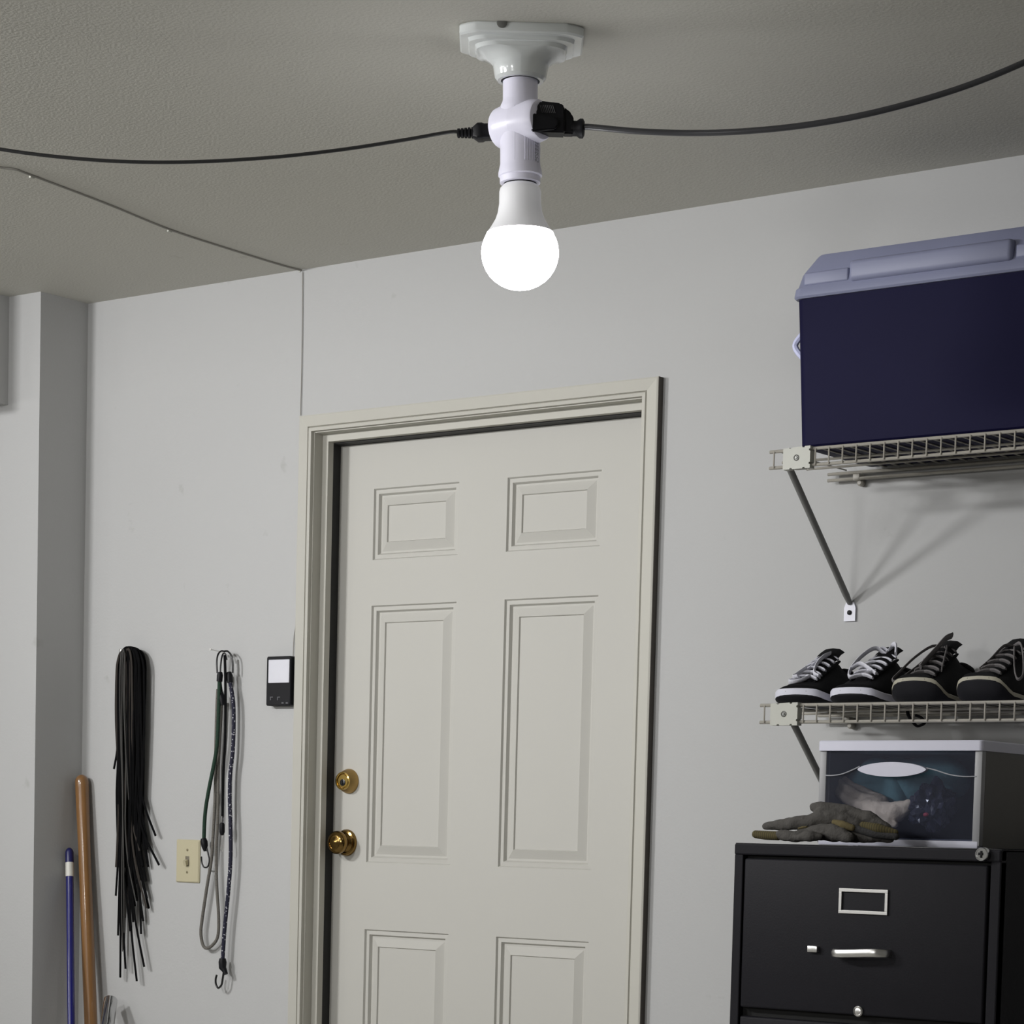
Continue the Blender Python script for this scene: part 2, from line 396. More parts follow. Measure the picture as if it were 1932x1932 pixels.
# moulding line, ribs and printed brand name
GROOVE = mat('print_grey', (.30, .30, .36), .6, var=.05)
RIB = mat('rib_shade', (.72, .71, .84), .5, var=.02)
def cyl(a, z, r): return tl((r*math.sin(a), -r*math.cos(a), z))
for k in range(5):
    a = math.radians(14+k*7.5); r = 38*s
    obj('rib', mk_tube([cyl(a, -(263-152)*s, r), cyl(a, -(306-152)*s, r)], .0009, 6), RIB, ad)
obj('mould_seam', mk_tube([cyl(math.radians(-17), -(205-152)*s, 37.8*s), cyl(math.radians(-17), -(312-152)*s, 37.8*s)], .0005, 4), RIB, ad)
def wrapped_text(body, size, a0, z0, name, shear=0):
    cu = bpy.data.curves.new('t', 'FONT'); cu.body = body; cu.size = size; cu.shear = shear
    cu.align_x = 'LEFT'; to = bpy.data.objects.new('t', cu); COL.objects.link(to)
    dg = bpy.context.evaluated_depsgraph_get(); dg.update(); me = bpy.data.meshes.new_from_object(to.evaluated_get(dg))
    bpy.data.objects.remove(to)
    bm = bmesh.new(); bm.from_mesh(me); r = 38.25*s
    for v in bm.verts:          # text runs downwards, letter tops towards image right
        x, y = v.co.x, v.co.y; v.co = cyl(a0 + y/r, z0 - x, r)
    return obj(name, bm, GROOVE, ad, smooth=False)
t = wrapped_text('SEEKOOR', .0120, math.radians(52), -(268-152)*s, 'brand_print', .2)
bm = bmesh.new()
for k in range(17):      # row of illegibly small print
    z = -(267-152)*s - k*.0023; a0, a1 = math.radians(43), math.radians(49); q = .0013 + .0006*math.sin(k*2.3)
    vs = [bm.verts.new(cyl(a, zz, 38.25*s)) for a, zz in ((a0, z), (a1, z), (a1, z-q), (a0, z-q))]; bm.faces.new(vs)
obj('small_print', bm, GROOVE, ad, smooth=False)
# bulb
bl = thing('light_bulb', 'lit white LED bulb hanging from the ceiling adapter', 'light bulb', tl((0, 0, -(545-152)*s)), tilt.to_euler())
def Lb(r, y): return (r*s, -(y-152)*s*(1 if y < 400 else 1-.018*(y-400)/145))
HOUS = mat('bulb_housing', (.82, .82, .84), .4, var=.01, emit=(.95, .95, 1), estr=.10)
obj('housing', lathe([Lb(26, 341), Lb(31, 343), Lb(38, 350), Lb(39.5, 356), Lb(39.8, 378), Lb(42.5, 395), Lb(47, 408), Lb(55, 422), Lb(63, 434)], 48, tilt, True, True), HOUS, bl)
GLOW = mat('bulb_diffuser', (.9, .9, .92), .4, emit=(.97, .98, 1), estr=24)
pr = [Lb(63, 434)] + [Lb(math.sqrt(max(0, 73.5**2-((y-472)*(1 if y > 472 else 1.05))**2)), y) for y in (440, 448, 458, 470, 482, 494, 506, 517, 527, 535, 541, 544.5)] + [Lb(3, 545.4)]
obj('diffuser', lathe(pr, 48, tilt, False, True), GLOW, bl)
# plug and cord on the left (going away) and on the right (towards the room)
def plug_cord(name, label, sg, cordpts, rad, big):
    base = tilt @ Vector((axr.x*sg*.047, axr.y*sg*.047, zb))
    th = thing(name, label, 'power cord', base)
    ax3 = (tilt.to_3x3() @ (axr*sg)).normalized()
    return th, base, ax3
th, b0, a3 = plug_cord('extension_cord', 'black cord plugged into the bulb adapter and drooping towards the side wall', -1, None, .003, False)
hd = (-sdr*.97 - toc*.10 + Vector((0, 0, -.03))).normalized()
e0 = b0 + a3*.004
m = axis(e0 - Vector((0, 0, .004)), hd)
bm = loft(bmesh.new(), [[m @ p for p in rrect(-.013*k, .013*k, -.013*k, .013*k, .005*k, z)] for k, z in ((1.25, -.012), (1.25, -.004), (1, -.002), (1, .022), (1.12, .026), (1.12, .034), (.7, .042))])
pl = obj('plug', bm, BLACK, th)
bm = bmesh.new()
for k in range(5): lathe([(.006, .040+k*.0062), (.0098-.0004*k, .041+k*.0062), (.0098-.0004*k, .0448+k*.0062), (.006, .0458+k*.0062)], 16, m, bm=bm)
lathe([(.006, .038), (.006, .070)], 12, m, bm=bm)
obj('strain_relief', bm, BLACK, pl)
pe = m @ Vector((0, 0, .066))
dep = (pe-CAM).dot(FWD)
def atd(px, py, dd): return CAM + ray(px, py)*dd
lc = [pe, atd(850, 249, dep), atd(760, 264.5, dep), atd(640, 283, dep), atd(500, 298, dep), atd(340, 306, dep), atd(180, 302, dep), atd(0, 281.5, dep), atd(-200, 240, dep), atd(-420, 175, dep)]
CORD = mat('cord_rubber', (.016, .016, .017), .35, var=.1)
q = lc[-1]; lc += [atd(-560, 110, dep), Vector((atd(-640, 40, dep).x, atd(-640, 40, dep).y, ZC-.02))]
obj('cord', mk_tube(spline(lc, 8), .0032, 10), CORD, th)
lh_ = lc[-1]; obj('ceiling_hook', mk_tube(spline([lh_+Vector((0, 0, .02)), lh_+Vector((0, 0, .005)), lh_+Vector((.012, 0, -.006)), lh_+Vector((.006, 0, -.016)), lh_+Vector((-.010, 0, -.012))], 4), .002, 6), STEEL, th)

th, b0, a3 = plug_cord('extension_cord', 'black cord with a chunky angled plug rising from the bulb adapter', 1, None, .005, True)
# chunky angled plug: a flat grip block on the boss, running out to image right
m0 = Matrix((sdr, Vector((0, 0, 1)), sdr.cross(Vector((0, 0, 1))))).transposed().to_4x4()   # local x right, y up, z towards camera
m0.translation = b0
z3 = m0.to_3x3() @ Vector((0, 0, 1))
k = PM
P0 = Vector((1003-1012, 0, 0))
def pp(x, y): return ((x-1030)*k + 0.0, (231-y)*k)
bc = atd(1030, 231, (b0-CAM).dot(FWD)); m1 = m0.copy(); m1.translation = bc - z3*.022
bm = prism(bmesh.new(), [pp(1006, 252), pp(1006, 222), pp(1015, 200), pp(1020, 195), pp(1056, 198), pp(1064, 204), pp(1066, 252)], m1, .034)
bmesh.ops.bevel(bm, geom=list(bm.edges), offset=.0022, segments=2, affect='EDGES')
pl = obj('plug', bm, BLACK, th)
bm = prism(bmesh.new(), [pp(1003, 254), pp(1003, 220), pp(1043, 226), pp(1052, 230), pp(1053, 240), pp(1048, 248)], m1 @ Matrix.Translation((0, 0, .026)), .016)
bmesh.ops.bevel(bm, geom=list(bm.edges), offset=.002, segments=2, affect='EDGES')
obj('grip', bm, BLACK, pl)
bm = bmesh.new()
for j in range(8):
    x = 1020 + j*3.4; tube(bm, [m1 @ Vector((*pp(x-2, 203), .0345)), m1 @ Vector((*pp(x+3, 217), .0345))], .0006, 5)
obj('grip_ribs', bm, mat('grip_rib', (.05, .05, .055), .4, var=.1), pl)
bm = prism(bmesh.new(), [pp(1062, 252), pp(1062, 203), pp(1070, 207), pp(1078, 215), pp(1083, 226), pp(1084, 252)], m1 @ Matrix.Translation((0, 0, .004)), .024)
bmesh.ops.bevel(bm, geom=list(bm.edges), offset=.003, segments=2, affect='EDGES')
obj('shoulder', bm, BLACK, pl)
me_ = m1 @ Vector((*pp(1082, 239), .016)); mm = axis(me_, (m1.to_3x3() @ Vector((1, -.02, .1))))
obj('strain_relief', lathe([(.013, -.004), (.013, .006), (.0165, .011), (.0165, .0165), (.012, .019)], 24, mm), BLACK, pl)
dep = (mm.translation-CAM).dot(FWD)
rc = [mm @ Vector((0, 0, .010)), atd(1110, 239.5, dep-.01), atd(1200, 247.5, dep-.03), atd(1300, 251, dep-.05), atd(1400, 248, dep-.08), atd(1520, 236, dep-.11), atd(1650, 212, dep-.14), atd(1800, 170, dep-.17), atd(1932, 118, dep-.2), atd(2080, 45, dep-.22), atd(2200, -30, dep-.24)]
e = rc[-1]; rc.append(Vector((e.x+.10, e.y+.06, ZC-.02)))
obj('cord', mk_tube(spline(rc, 8), .0052, 12), mat('cord_grey', (.045, .045, .05), .35, var=.1), th)
lh_ = rc[-1]; obj('ceiling_hook', mk_tube(spline([lh_+Vector((0, 0, .02)), lh_+Vector((0, 0, .005)), lh_+Vector((.012, 0, -.006)), lh_+Vector((.006, 0, -.016)), lh_+Vector((-.010, 0, -.012))], 4), .002, 6), STEEL, th)

# ------------------------------------------------------------------ wire shelves
YF = -.306
def wire_shelf(label, ptl, pbl, clip_px, wire_px, n_wire, ymid, anchor, group):
    """ptl / pbl: pixels of the left ends of the top and bottom front rails; wire_px: pixels of two wires n apart"""
    zt, zbm = onY(*ptl, YF).z, onY(*pbl, YF).z
    x0 = (onY(*ptl, YF).x + onY(*pbl, YF).x)/2
    X1 = 2.05
    t = thing('wire_shelf', label, 'shelf', (x0, -.15, zbm), group=group)
    R = .0030
    for y, z, nm in ((YF, zt, 'front_rail'), (YF, zbm, 'front_rail'), (-.21, zt-.006, 'support_rail'), (-.11, zt-.006, 'support_rail'), (-.020, zt-.005, 'back_rail'), (-.020, zt-.018, 'back_rail')):
        obj(nm, mk_tube([(x0 if nm == 'front_rail' else x0-.028, y, z), (X1, y, z)], R*(1.15 if nm != 'support_rail' else .9), 8), WIRE, t)
    a, b = onY(*wire_px[0], YF).x, onY(*wire_px[1], YF).x; dx = (b-a)/n_wire
    x = a-3*dx
    first = None
    xs = [x0+.012] + [a+i*dx for i in range(0, int((X1-a)/dx))]
    for xx in xs:
        if first is None:
            bm = mk_tube([(xx, -.014, zt+.002), (xx, YF+.006, zt+.002), (xx, YF-.001, zt+.0015), (xx, YF-.0042, zt-.003), (xx, YF-.0042, zbm-.001)], .0017, 6)
            first = obj('cross_wire', bm, WIRE, t)
        else:
            c2 = first.copy(); COL.objects.link(c2); c2.location = first.location + Vector((xx-xs[0], 0, 0))
    # plastic end clip with notched edges and a screw
    ca, cb = onY(*clip_px[0], YF-.008).x, onY(*clip_px[1], YF-.008).x
    z0, z1 = zbm-.007, zt+.0045
    W = cb-ca; H = z1-z0
    poly = [(0, 0), (.24*W, 0), (.26*W, .05*H), (.33*W, .05*H), (.35*W, 0), (.72*W, 0), (.74*W, .06*H), (.80*W, .06*H), (.82*W, 0), (W, 0), (W, .17*H), (.955*W, .19*H), (.955*W, .26*H), (W, .28*H), (W, .77*H), (.955*W, .79*H), (.955*W, .86*H), (W, .88*H), (W, H), (.80*W, H), (.78*W, .94*H), (.72*W, .94*H), (.70*W, H), (.33*W, .97*H), (.30*W, .93*H), (.24*W, .93*H), (.22*W, .97*H), (0, .95*H)]
    mm = Matrix(((1, 0, 0, ca), (0, 0, 1, YF-.0115), (0, 1, 0, z0), (0, 0, 0, 1)))
    cl = obj('end_clip', prism(bmesh.new(), poly, mm, .018), CLIPM, t, smooth=False)
    cc = Vector(((ca+cb)/2, YF-.011, (z0+z1)/2)); m = axis(cc, (0, -1, 0))
    obj('clip_screw', lathe([(.0062, 0), (.0062, .0015), (.0045, .0022), (.0042, .0012), (.0030, .0012), (.0022, .003)], 16, m), mat('screw_grey', (.16, .16, .15), .4, .6, var=.1), cl)
    # diagonal brace to the wall anchor
    an = Vector((onY(*anchor, 0).x, 0, onY(*anchor, 0).z)) if anchor else Vector(((ca+cb)/2-.004, 0, zbm-.262))
    top = Vector((an.x+.012, YF+.008, zbm+.004))
    bot = an + Vector((0, -.006, .022))
    obj('brace', mk_tube([top, bot+(top-bot)*.06, bot], [.0072, .0072, .0055], 12), BRACE, t)
    ap = obj('wall_anchor', prism(bmesh.new(), [(-.0135, -.016), (.0135, -.016), (.0135, .012), (.009, .024), (-.009, .024), (-.0135, .012)], Matrix(((1, 0, 0, an.x), (0, 0, 1, -.005), (0, 1, 0, an.z), (0, 0, 0, 1))), .005), mat('anchor_white', (.72, .72, .80), .4, var=.03), t, smooth=False)
    obj('anchor_screw', lathe([(.0052, 0), (.0052, .002), (.003, .0032)], 12, axis(an+Vector((0, -.005, .002)), (0, -1, 0))), BLACK, ap)
    # wall clips under the back rail
    for xx in (x0+.045, x0+.50, x0+.95):
        bm = lathe([(.007, 0), (.007, .012), (.004, .015)], 14, axis((xx, -.001, zt-.026), (0, -1, 0))); put(bm, xx-.012, xx+.004, -.024, 0, zt-.022, zt-.008, bev=.002)
        obj('wall_clip', bm, WIRE, t)
    return t, zt, x0
SG = None
S1, Z1, SX1 = wire_shelf('white wire shelf carrying the blue cooler', (1455, 853), (1450, 884), ((1479, 862), (1530, 860)), ((1540.6, 850), (1917, 815)), 14, 0, (1605, 1158), SG)
S2, Z2, SX2 = wire_shelf('white wire shelf carrying the row of shoes', (1437, 1331), (1432, 1363), ((1455, 1345), (1506, 1345)), ((1517.6, 1345), (1778, 1343)), 10, 0, None, SG)

# ------------------------------------------------------------------ cooler
CBLUE = mat('cooler_blue', (.0055, .0048, .030), .6, var=.08, vscale=6, bump=.05, bscale=120, spec=.09)
CLID = mat('cooler_lid', (.215, .228, .335), .5, var=.04, vscale=6)
zc0 = Z1+.0038
yf0 = -.296
xl_b = onY(1508, 800, yf0).x; xl_t = onY(1499, 566, yf0-.006).x; zc1 = onY(1510, 561, yf0-.006).z
xr_ = xl_b + .70
co = thing('cooler', 'dark blue cooler with a pale lavender lid on the wire shelf', 'cooler', ((xl_b+xr_)/2, -.16, zc0))
R0 = .02
rings = []
for t_, ins, rr in ((0, .012, .012), (.006, .004, .016), (.02, 0, .02), (.5, -.004, .022), (1, -.008, .022)):
    z = zc0 + (zc1-zc0)*t_
    ox = (xl_t-xl_b)*t_
    rings.append(rrect(xl_b+ox+max(ins, 0), xr_-ox-max(ins, 0), yf0+max(ins, 0)+min(ins, 0)*.6, -.018, rr, z))
obj('body', loft(bmesh.new(), rings), CBLUE, co)
lx0, lx1, ly0, ly1 = xl_t-.006, xr_-(xl_t-xl_b)+.006, yf0-.014, -.010
zl = zc1; hl = onY(1540, 483, yf0+.02).z - zc1
ringsl = []
for ins, h, rr in ((.004, -.004, .02), (0, 0, .024), (.002, .016, .024), (.006, .020, .024), (.012, .044, .024), (.015, .050, .024), (.034, hl-.004, .022), (.038, hl, .020)):
    ringsl.append(rrect(lx0+ins*1.05, lx1-ins*1.05, ly0+ins*.8, ly1-ins*.3, rr, zl+h))
ld = obj('lid', loft(bmesh.new(), ringsl), CLID, co)
xa_, xb_ = onY(1602, 520, ly0).x, onY(1911, 470, ly0).x
def lidbar(x0, x1, y, z0, z1, bev): return box(x0, x1, y, y+.03, z0, z1, bev=bev, seg=3)
obj('lid_hatch_bar', lidbar(xa_, xb_, ly0-.006, zl+.016, zl+.058, .010), CLID, ld)
obj('lid_band', lidbar(lx0+.028, xa_-.004, ly0+.003, zl+.020, zl+.046, .004), CLID, ld)
obj('lid_band', lidbar(xb_+.004, lx1-.028, ly0+.003, zl+.020, zl+.046, .004), CLID, ld)
hy = -.16
for sg, xe in ((-1, xl_b), (1, xr_)):
    hz = onY(1495, 650, -.29).z
    obj('end_handle', mk_tube(spline([(xe-sg*.006, -.272, hz+.038), (xe+sg*.012, -.276, hz+.020), (xe+sg*.027, -.276, hz), (xe+sg*.012, -.276, hz-.022), (xe-sg*.006, -.272, hz-.036)], 5), .0065, 8), mat('cooler_handle', (.55, .57, .80), .4, var=.04), co)

# ------------------------------------------------------------------ shoes
def shoe(label, loc, rot, kind, group):
    t = thing('shoe', label, 'shoe', loc, (0, 0, rot), group)
    Ln = .285; old = kind == 'old'
    wt = [0, .004, .012, .03, .06, .12, .2, .3, .42, .55, .7, .82, .92, .97, .99, 1]
    wv = [0, .020, .032, .042, .049, .0545, .057, .057, .052, .047, .043, .041, .035, .025, .014, 0]
    Wd = lambda q: float(np.interp(q, wt, wv))
    zbv = (lambda q: float(np.interp(q, [0, .02, .05, .09, .14, .3, 1], [.037, .034, .025, .015, .008, .004, .004]))) if old else (lambda q: float(np.interp(q, [0, .03, .08, .15, .3, 1], [.014, .012, .007, .004, .002, .002])))
    bh = .0105 if old else .0165
    ts = [(1-math.cos(math.pi*i/36))/2 for i in range(37)]
    def outline(k, zf, dt=0, lo=0, hi=1):
        r = []
        for q in ts: r.append(Vector((Wd(q)*k, (lo+(hi-lo)*q)*Ln, zf(q))))
        for q in ts[-2:0:-1]: r.append(Vector((-Wd(q)*k, (lo+(hi-lo)*q)*Ln, zf(q))))
        return r
    sole_c = mats['sole_cream'] if old else mats['sole_white']
    obj('midsole', loft(bmesh.new(), [outline(.97, lambda q: zbv(q)+.003, lo=.01), outline(1.05, lambda q: zbv(q)+.002), outline(1.05, lambda q: zbv(q)+bh-.002), outline(1.0, lambda q: zbv(q)+bh)], False, True), sole_c, t, local=True)
    obj('outsole', loft(bmesh.new(), [outline(.80, lambda q: 0, lo=.07), outline(.92, lambda q: zbv(q)*.22, lo=.035), outline(.985, lambda q: zbv(q)*.6, lo=.010), outline(1.03, lambda q: zbv(q)+.001, lo=-.004), outline(1.0, lambda q: zbv(q)+.004)]), mats['outsole'], t, local=True)
    # upper
    ht = [0, .02, .05, .1, .17, .24, .32, .42, .52, .6, .7, .85, .95, 1]
    hv = [.004, .013, .019, .025, .033, .043, .055, .068, .079, .087, .084, .079, .075, .05]
    if old: hv = [h*1.12 for h in hv]
    Hh = lambda q: float(np.interp(q, ht, hv))
    zmid = lambda q: zbv(q)+bh*.6
    NA = 18
    st = [.006, .02, .045, .08, .12, .17, .22, .27, .32, .37, .42, .47, .52, .57, .62, .68, .76, .84, .91, .96, .985]
    bm = bmesh.new(); G = []
    def P(q, a, lift=0):
        c, s_ = math.cos(a), math.sin(a)
        narrow = float(np.interp(q, [0, .25, .5, 1], [.75, .75, .95, .95]))
        return Vector((Wd(q)*.985*math.copysign(abs(c)**narrow, c)*(1-.12*s_*min(1, q/.4)), q*Ln, zmid(q)+(Hh(q)+lift)*abs(s_)**.85))
    for q in st: G.append([bm.verts.new(P(q, math.pi*i/NA)) for i in range(NA+1)])
    for i in range(len(st)-1):
        for j in range(NA):
            if st[i] >= .60 and 5 <= j < NA-5 and st[i] < .93: continue
            bm.faces.new((G[i][j], G[i][j+1], G[i+1][j+1], G[i+1][j]))
    bm.faces.new(G[0]); bm.faces.new(G[-1][::-1])
    up = obj('upper', bm, mats['canvas_old'] if old else mats['suede'], t, local=True)
    md = up.modifiers.new('thick', 'SOLIDIFY'); md.thickness = .0035; md.offset = -1
    top = lambda q, x: P(q, math.acos(max(-1, min(1, x/max(.001, Wd(q)*.9)))), 0).z
    # tongue
    bm = bmesh.new(); rr = []
    for i in range(9):
        q = .16+.50*i/8; hw = .017+.010*i/8; lift = .003 + (.020*(i/8)**3)
        zc = zmid(q)+Hh(min(q, .6))+lift
        rr.append([Vector((-hw, q*Ln, zc-.006)), Vector((-hw*.6, q*Ln, zc+.001)), Vector((0, q*Ln, zc+.003)), Vector((hw*.6, q*Ln, zc+.001)), Vector((hw, q*Ln, zc-.006)), Vector((0, q*Ln, zc-.005))])
    obj('tongue', loft(bm, rr), mats['canvas_old'] if old else mats['suede'], t, local=True)
    # eyestays with a padded collar
    for sg in (-1, 1):
        bm = bmesh.new(); pts = [Vector((sg*(.021+.005*i/8), (.16+.42*i/8)*Ln, zmid(.16+.42*i/8)+Hh(.16+.42*i/8)*.985)) for i in range(9)]
        tube(bm, pts, [.002]+[.004]*7+[.002], 8); obj('eyestay', bm, mats['suede'], t, local=True)
    cp = [P(q, math.pi*5/NA) for q in (.63, .68, .76, .84, .91, .95)] + [P(.96, math.pi/2)] + [P(q, math.pi*(NA-5)/NA) for q in (.95, .91, .84, .76, .68, .63)]
    ncp = len(spline(cp, 3)); obj('collar', mk_tube(spline(cp, 3), [.0055*min(1, .25+.15*min(i_, ncp-1-i_)) for i_ in range(ncp)], 8), mats['suede'], t, local=True)
    # laces
    lm = mats['lace_grey'] if old else mats['lace_white']
    bm = bmesh.new(); rw = .0062; up_ = (1, 0, 0)
    rows_ = [.17, .245, .32, .40, .48, .55]
    for i, q in enumerate(rows_):
        for sg in (-1, 1):
            q2 = q + .035
            pts = []
            for j in range(7):
                u = j/6; x = sg*(-.026+.030*u); qq = q+(q2-q)*u
                pts.append(Vector((x, qq*Ln, zmid(qq)+Hh(qq)+.0045+.0035*math.sin(math.pi*u*.9))))
            tube(bm, pts, [rw*.7]+[rw]*5+[rw*.8], 8, flat=(.42, (0, -.8, .6)))
    rnd = random.Random(hash(label) % 1000)
    zq = zmid(.56)+Hh(.56)+.012; yq = .56*Ln
    if kind == 'new_b':
        loops = [[(0, yq, zq), (-.018, yq-.01, zq+.012), (-.034, yq-.035, zq-.004), (-.040, yq-.075, zq-.034), (-.030, yq-.100, zq-.052), (-.004, yq-.098, zq-.048), (.020, yq-.085, zq-.040)],
                 [(-.040, yq-.075, zq-.034), (-.020, yq-.075, zq-.024), (.004, yq-.085, zq-.034), (.024, yq-.092, zq-.046)],
                 [(0, yq, zq), (.010, yq+.01, zq+.016), (.022, yq, zq+.018), (.032, yq-.02, zq-.002)],
                 [(-.012, yq, zq+.006), (-.006, yq, zq+.012), (.004, yq+.004, zq+.006)]]
    elif kind == 'new_a':
        loops = [[(.006, yq, zq+.004), (-.004, yq-.03, zq-.010), (-.012, yq-.07, zq-.034), (-.022, yq-.10, zq-.050), (-.034, yq-.112, zq-.060), (-.018, yq-.122, zq-.061), (0, yq-.118, zq-.056), (.010, yq-.105, zq-.048)],
                 [(.006, yq, zq+.004), (.004, yq-.03, zq-.004), (.002, yq-.06, zq-.022), (.010, yq-.09, zq-.042), (.026, yq-.10, zq-.050)],
                 [(-.012, yq-.08, zq-.030), (-.026, yq-.11, zq-.050), (-.012, yq-.118, zq-.050)]]
    else:
        sg = 1 if 'old pair with its bow' in label else -1
        sg = -1 if loc[0] < 1.46 else 1
        loops = [[(0, yq, zq), (sg*.020, yq-.015, zq+.004), (sg*.042, yq-.05, zq-.02), (sg*.060, yq-.085, zq-.052), (sg*.066, yq-.105, zq-.068), (sg*.056, yq-.105, zq-.070), (sg*.034, yq-.07, zq-.044), (sg*.01, yq-.02, zq-.004)],
                 [(0, yq, zq), (-sg*.012, yq-.02, zq), (-sg*.022, yq-.06, zq-.03), (-sg*.030, yq-.09, zq-.05)]]
        if sg < 0: loops.append([(.010, yq+.01, zq+.026), (.004, yq-.01, zq+.018), (-.004, yq-.04, zq-.006), (-.012, yq-.08, zq-.034), (-.014, yq-.092, zq-.044)])
    for kk, lp in enumerate(loops):
        wdt = .0085 if (old and kk == 2) else (.0065 if not old else .0042)
        tube(bm, spline(lp, 5), wdt, 8, flat=(.4, (.3, -.75, .6)))
    obj('laces', bm, lm, t, local=True)
    return t
mats = dict(sole_white=mat('sole_white', (.60, .60, .68), .55, var=.06, vscale=40), sole_cream=mat('sole_cream', (.36, .34, .27), .6, var=.15, vscale=30),
            outsole=mat('outsole_dark', (.010, .010, .013), .7, spec=.2, var=.2, vscale=30), suede=mat('shoe_suede', (.0045, .0045, .0055), .9, spec=.15, var=.3, vscale=60, bump=.2, bscale=300),
            canvas_old=mat('shoe_canvas_grey', (.010, .010, .011), .9, spec=.15, var=.3, vscale=50, bump=.3, bscale=400), lace_white=mat('lace_white', (.62, .62, .68), .8, var=.12, vscale=120, bump=.3, bscale=500),
            lace_grey=mat('lace_grey', (.15, .14, .14), .85, var=.2, vscale=120, bump=.3, bscale=500))
zsh = Z2+.0038
ytip = -.300
GS = 'shoes on the lower wire shelf'
for lab, px, rot, kind in (('black shoe with white sole and white laces beside the shelf end clip', 1500, .12, 'new_a'),
                           ('black shoe with white sole and white looped laces beside the old grey-laced shoe', 1603, .06, 'new_b'),
                           ('worn black shoe with cream edged sole and a tall grey tongue lace', 1722, .10, 'old'),
                           ('worn black shoe with cream edged sole and a loose grey lace trailing outwards', 1843, .02, 'old')):
    p = onY(px, 1322, ytip); shoe(lab, (p.x, ytip, zsh), rot, kind, GS)

# strap end poking through the lower shelf
so = obj('strap_end', mk_tube(spline([onY(1712, 1338, -.20), onY(1714, 1350, -.20), onY(1722, 1362, -.20), onY(1731, 1370, -.20), onY(1744, 1364, -.20), onY(1738, 1354, -.20), onY(1728, 1350, -.20)], 5), .0055, 8, flat=(.5, (0, 1, 0))), mats['suede'], None)
tag(so, 'dark strap end dangling through the wires of the shoe shelf', 'strap')

# ------------------------------------------------------------------ filing cabinet
YC = -.75
CABM = mat('cabinet_black', (.012, .0115, .015), .55, var=.12, vscale=14, bump=.05, bscale=300, spec=.15)
CABD = mat('cabinet_gap', (.004, .004, .004), .8, var=.1)
xc0, xc1 = onY(1387.5, 1600, YC).x, onY(1890.5, 1612, YC).x
zt = 1.1095
fcab = thing('filing_cabinet', 'black metal filing cabinet with silver handle standing against the wall', 'filing cabinet', ((xc0+xc1)/2, -.40, 0))
xd0, xd1 = onY(1406, 1640, YC).x, onY(1866, 1640, YC).x
zd = [onY(1636, 1626, YC).z, onY(1636, 1917, YC).z]
pitch = zd[0]-zd[1]+.016
bm = bmesh.new()
put(bm, xc0, xc0+.006, YC, -.06, .0, zt, bev=.001); put(bm, xc1-.006, xc1, YC, -.06, 0, zt, bev=.001)
put(bm, xc0, xc1, YC+.002, -.06, zt-.006, zt, bev=.002); put(bm, xc0, xc1, -.066, -.06, 0, zt)
put(bm, xc0+.006, xc1-.006, YC+.03, YC+.034, 0, zt-.006)
obj('body', bm, CABM, fcab, smooth=False)
bm = bmesh.new()
put(bm, xc0, xc1, YC-.004, YC+.02, zd[0]+.006, zt-.001, bev=.003)
put(bm, xc0, xd0-.004, YC-.002, YC+.02, .0, zd[0]+.007, bev=.002); put(bm, xd1+.004, xc1, YC-.002, YC+.02, .0, zd[0]+.007, bev=.002)
obj('face_frame', bm, CABM, fcab, smooth=False)
obj('gap_lining', box(xd0-.006, xd1+.006, YC+.014, YC+.026, .03, zd[0]+.008), CABD, fcab, smooth=False)
z = zd[0]
zs_ = []
while z > .2:
    zs_.append(z); z -= pitch
for k, z in enumerate(zs_):
    h = zd[0]-zd[1]
    if z-h < .03: h = z-.03
    dr = obj('drawer', box(xd0, xd1, YC-.004, YC+.014, z-h, z, bev=.004, seg=3), CABM, fcab)
    def P3(px, py): 
        p = onY(px, py, YC-.004); return Vector((p.x, p.y, p.z-k*pitch))
    a, b = P3(1584.5, 1675.5), P3(1675.5, 1727)
    bm = bmesh.new(); w_ = .0062
    for q in ((a.x, b.x, a.z-w_, a.z), (a.x, b.x, b.z, b.z+w_), (a.x, a.x+w_, b.z+w_, a.z-w_), (b.x-w_, b.x, b.z+w_, a.z-w_)): put(bm, q[0], q[1], YC-.0075, YC-.003, q[2], q[3], bev=.0008)
    obj('label_holder', bm, STEEL, dr, smooth=False)
    p0, p1 = P3(1574, 1797), P3(1687, 1799.5)
    hp = [Vector((p0.x+.008, YC-.003, p0.z)), Vector((p0.x+.006, YC-.018, p0.z)), Vector((p0.x+.014, YC-.026, p0.z)), Vector((p0.x+.03, YC-.029, p0.z)), Vector((p1.x-.036, YC-.029, p1.z)), Vector((p1.x-.020, YC-.025, p1.z)), Vector((p1.x-.010, YC-.015, p1.z)), Vector((p1.x-.008, YC-.003, p1.z))]
    obj('handle', mk_tube(spline(hp, 4), .0075, 10, flat=(.45, (0, 0, 1))), STEEL, dr)
    a, b = P3(1527, 1784), P3(1545, 1797)
    obj('latch', box(a.x, b.x, YC-.012, YC-.003, b.z, a.z, bev=.0012), STEEL, dr)
    if k == 0:
        p = P3(1620, 1908)
        obj('release_button', lathe([(.0095, 0), (.0095, .003), (.0075, .0045), (.006, .0035), (.004, .0042)], 24, axis(p, (0, -1, 0))), STEEL, dr)
p = onY(1856, 1612, YC-.004); m = axis(p, (0, -1, 0))
lk = obj('cabinet_lock', lathe([(.0125, 0), (.0125, .008), (.011, .0105), (.0095, .0105), (.0092, .0095), (.005, .0095)], 28, m), CHROME, fcab)
bm = box(p.x-.0012, p.x+.0012, p.y-.0118, p.y-.010, p.z-.006, p.z+.006); put(bm, p.x-.005, p.x+.003, p.y-.0114, p.y-.0098, p.z-.0015, p.z+.003)
obj('lock_keyway', bm, BLACK, lk, smooth=False)

